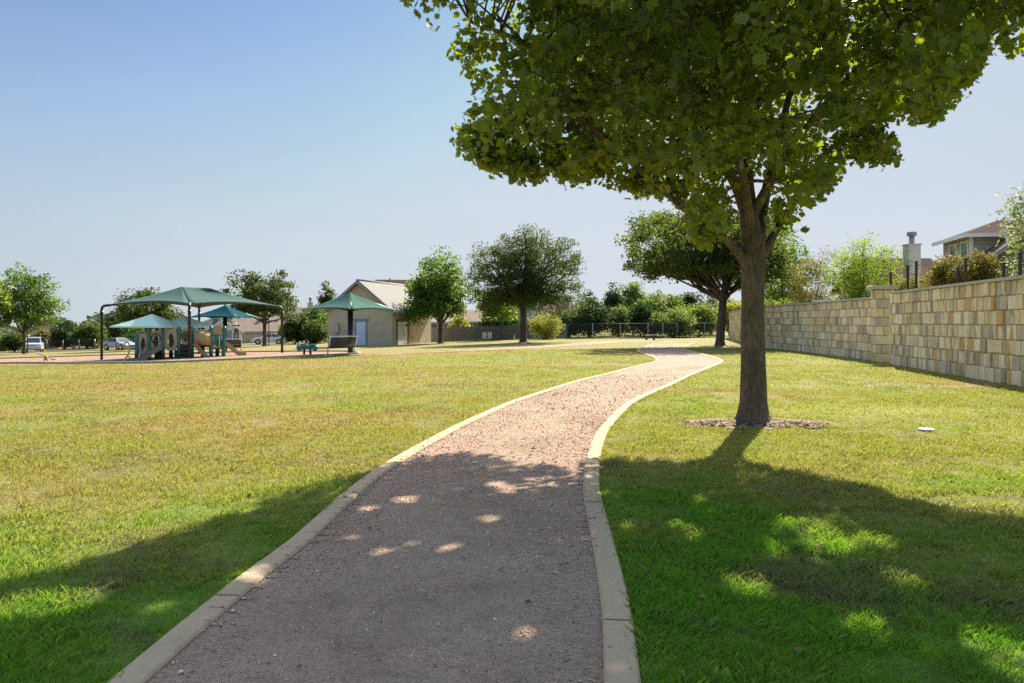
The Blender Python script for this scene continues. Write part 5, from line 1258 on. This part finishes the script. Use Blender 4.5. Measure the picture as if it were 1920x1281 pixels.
# distant woods closing the horizon
n=26000; rr=np.random.default_rng(77); ang=rr.uniform(-1.0,1.05,n); dist=rr.uniform(235,330,n)
xx=dist*np.sin(ang); yy=dist*np.cos(ang); hh=7.2+1.6*np.sin(ang*37)+1.1*np.sin(ang*91+1)+.8*np.sin(ang*211)
zz=g(xx,yy)+hh*rr.uniform(0,1,n)**.7*np.where(dist<280,.9,1.05)
tag(leaves('woods',np.stack([xx,yy,zz],1),1.5,DIAMOND,M['far'],None,rr),'hazy distant tree line closing the horizon','woods',kind='stuff')

SKY_DUST,SKY_OZONE,SKY_S,SUN_S,EXPO=1.0,2.0,.06,5.0,1.3
DENOISE=False
SKY_TINT=(.56,.74,.90,1); SKY_CAP=(3.6,4.5,5.7,1); HAZE_COL=(.38,.432,.475,1); HAZE_SUN=(.51,.545,.585,1); SKY_HIGH_FILL=(4.4,3.7,2.9,1); HZ=10.0
HAZE_STOPS=[(0.0,.97),(.10,.80),(.22,.45),(.38,.12),(.6,.0)]

# ================================================================== LIGHT, SKY, CAMERA
w=bpy.data.worlds.new('World'); sc.world=w; w.use_nodes=True; nt=w.node_tree; nt.nodes.clear()
sky=nt.nodes.new('ShaderNodeTexSky'); sky.sky_type='NISHITA'; sky.sun_disc=False; sky.sun_elevation=EL; sky.sun_rotation=AZ
sky.air_density=1.0; sky.dust_density=SKY_DUST; sky.ozone_density=SKY_OZONE; sky.altitude=200
bg=nt.nodes.new('ShaderNodeBackground'); bg.inputs[1].default_value=SKY_S
wo=nt.nodes.new('ShaderNodeOutputWorld'); 
def mixw(mode,f,a,b):
    x=nt.nodes.new('ShaderNodeMix'); x.data_type='RGBA'; x.blend_type=mode
    for i,v in ((0,f),(6,a),(7,b)):
        if isinstance(v,bpy.types.NodeSocket): nt.links.new(v,x.inputs[i])
        else: x.inputs[i].default_value=v
    return x.outputs[2]
# hazy summer air: the sky pales towards the horizon; only its low part is capped
tc=nt.nodes.new('ShaderNodeTexCoord'); sx=nt.nodes.new('ShaderNodeSeparateXYZ'); nt.links.new(tc.outputs['Generated'],sx.inputs[0])
rp=nt.nodes.new('ShaderNodeValToRGB'); nt.links.new(sx.outputs[2],rp.inputs[0]); e=rp.color_ramp.elements
for p_,v_ in HAZE_STOPS[1:-1]: e.new(.5)
for i,(p_,v_) in enumerate(HAZE_STOPS): e[i].position=p_; e[i].color=(v_,v_,v_,1)
c1=mixw('MULTIPLY',1.0,sky.outputs[0],SKY_TINT)
r2=nt.nodes.new('ShaderNodeValToRGB'); nt.links.new(sx.outputs[2],r2.inputs[0]); r2.color_ramp.elements[0].position=.40; r2.color_ramp.elements[1].position=.58
c1=mixw('MIX',r2.outputs[0],mixw('DARKEN',1.0,c1,SKY_CAP),mixw('MULTIPLY',1.0,sky.outputs[0],SKY_HIGH_FILL))  # sky above the frame boosted and warmed, added fill for the shade
dt=nt.nodes.new('ShaderNodeVectorMath'); dt.operation='DOT_PRODUCT'; nt.links.new(tc.outputs['Generated'],dt.inputs[0]); dt.inputs[1].default_value=(math.sin(AZ),math.cos(AZ),0)
r3=nt.nodes.new('ShaderNodeValToRGB'); nt.links.new(dt.outputs['Value'],r3.inputs[0]); r3.color_ramp.elements[0].position=.45; r3.color_ramp.elements[0].color=(*HAZE_COL[:3],1); r3.color_ramp.elements[1].position=1.0; r3.color_ramp.elements[1].color=(*HAZE_SUN[:3],1)
# thin uneven haze
nz=nt.nodes.new('ShaderNodeTexNoise'); mp=nt.nodes.new('ShaderNodeMapping'); nt.links.new(tc.outputs['Generated'],mp.inputs[0]); mp.inputs['Scale'].default_value=(1.6,1.6,7); nt.links.new(mp.outputs[0],nz.inputs['Vector']); nz.inputs['Scale'].default_value=1.4; nz.inputs['Detail'].default_value=5
r4=nt.nodes.new('ShaderNodeValToRGB'); nt.links.new(nz.outputs['Fac'],r4.inputs[0]); r4.color_ramp.elements[0].position=.25; r4.color_ramp.elements[0].color=(.93,.93,.93,1); r4.color_ramp.elements[1].position=.8; r4.color_ramp.elements[1].color=(1.0,1.0,1.0,1)
c1=mixw('MIX',rp.outputs[0],c1,mixw('MULTIPLY',1.0,r3.outputs[0],(HZ,HZ,HZ,1))); c1=mixw('MULTIPLY',1.0,c1,r4.outputs[0])
nt.links.new(c1,bg.inputs[0]); nt.links.new(bg.outputs[0],wo.inputs[0])
sl=bpy.data.lights.new('sun','SUN'); sl.energy=SUN_S; sl.angle=math.radians(.53); sl.color=(1.0,.91,.74)
so=bpy.data.objects.new('sun',sl); COL.objects.link(so); so.rotation_euler=SUN.to_track_quat('Z','Y').to_euler(); so.location=(20,40,60)
cam=bpy.data.cameras.new('camera'); co=bpy.data.objects.new('camera',cam); COL.objects.link(co); sc.camera=co
co.location=(0,0,EYE); co.rotation_euler=(math.pi/2,0,0)
cam.sensor_width=36; cam.lens=36*F/1920; cam.shift_y=-(640.5-HOR)/1920; cam.clip_start=.05; cam.clip_end=4000
sc.view_settings.view_transform='Standard'; sc.view_settings.look='None'; sc.view_settings.exposure=EXPO; sc.view_settings.gamma=1.0; sc.view_settings.use_curve_mapping=False
sc.render.engine='CYCLES'; sc.cycles.max_bounces=8; sc.cycles.diffuse_bounces=4; sc.cycles.transmission_bounces=4; sc.cycles.transparent_max_bounces=8
sc.cycles.caustics_reflective=False; sc.cycles.caustics_refractive=False; sc.cycles.sample_clamp_indirect=6.0
try:
    sc.cycles.use_denoising=DENOISE; sc.cycles.denoiser='OPENIMAGEDENOISE'; sc.cycles.denoising_input_passes='RGB_ALBEDO_NORMAL'
except Exception as e: print('denoise',e)
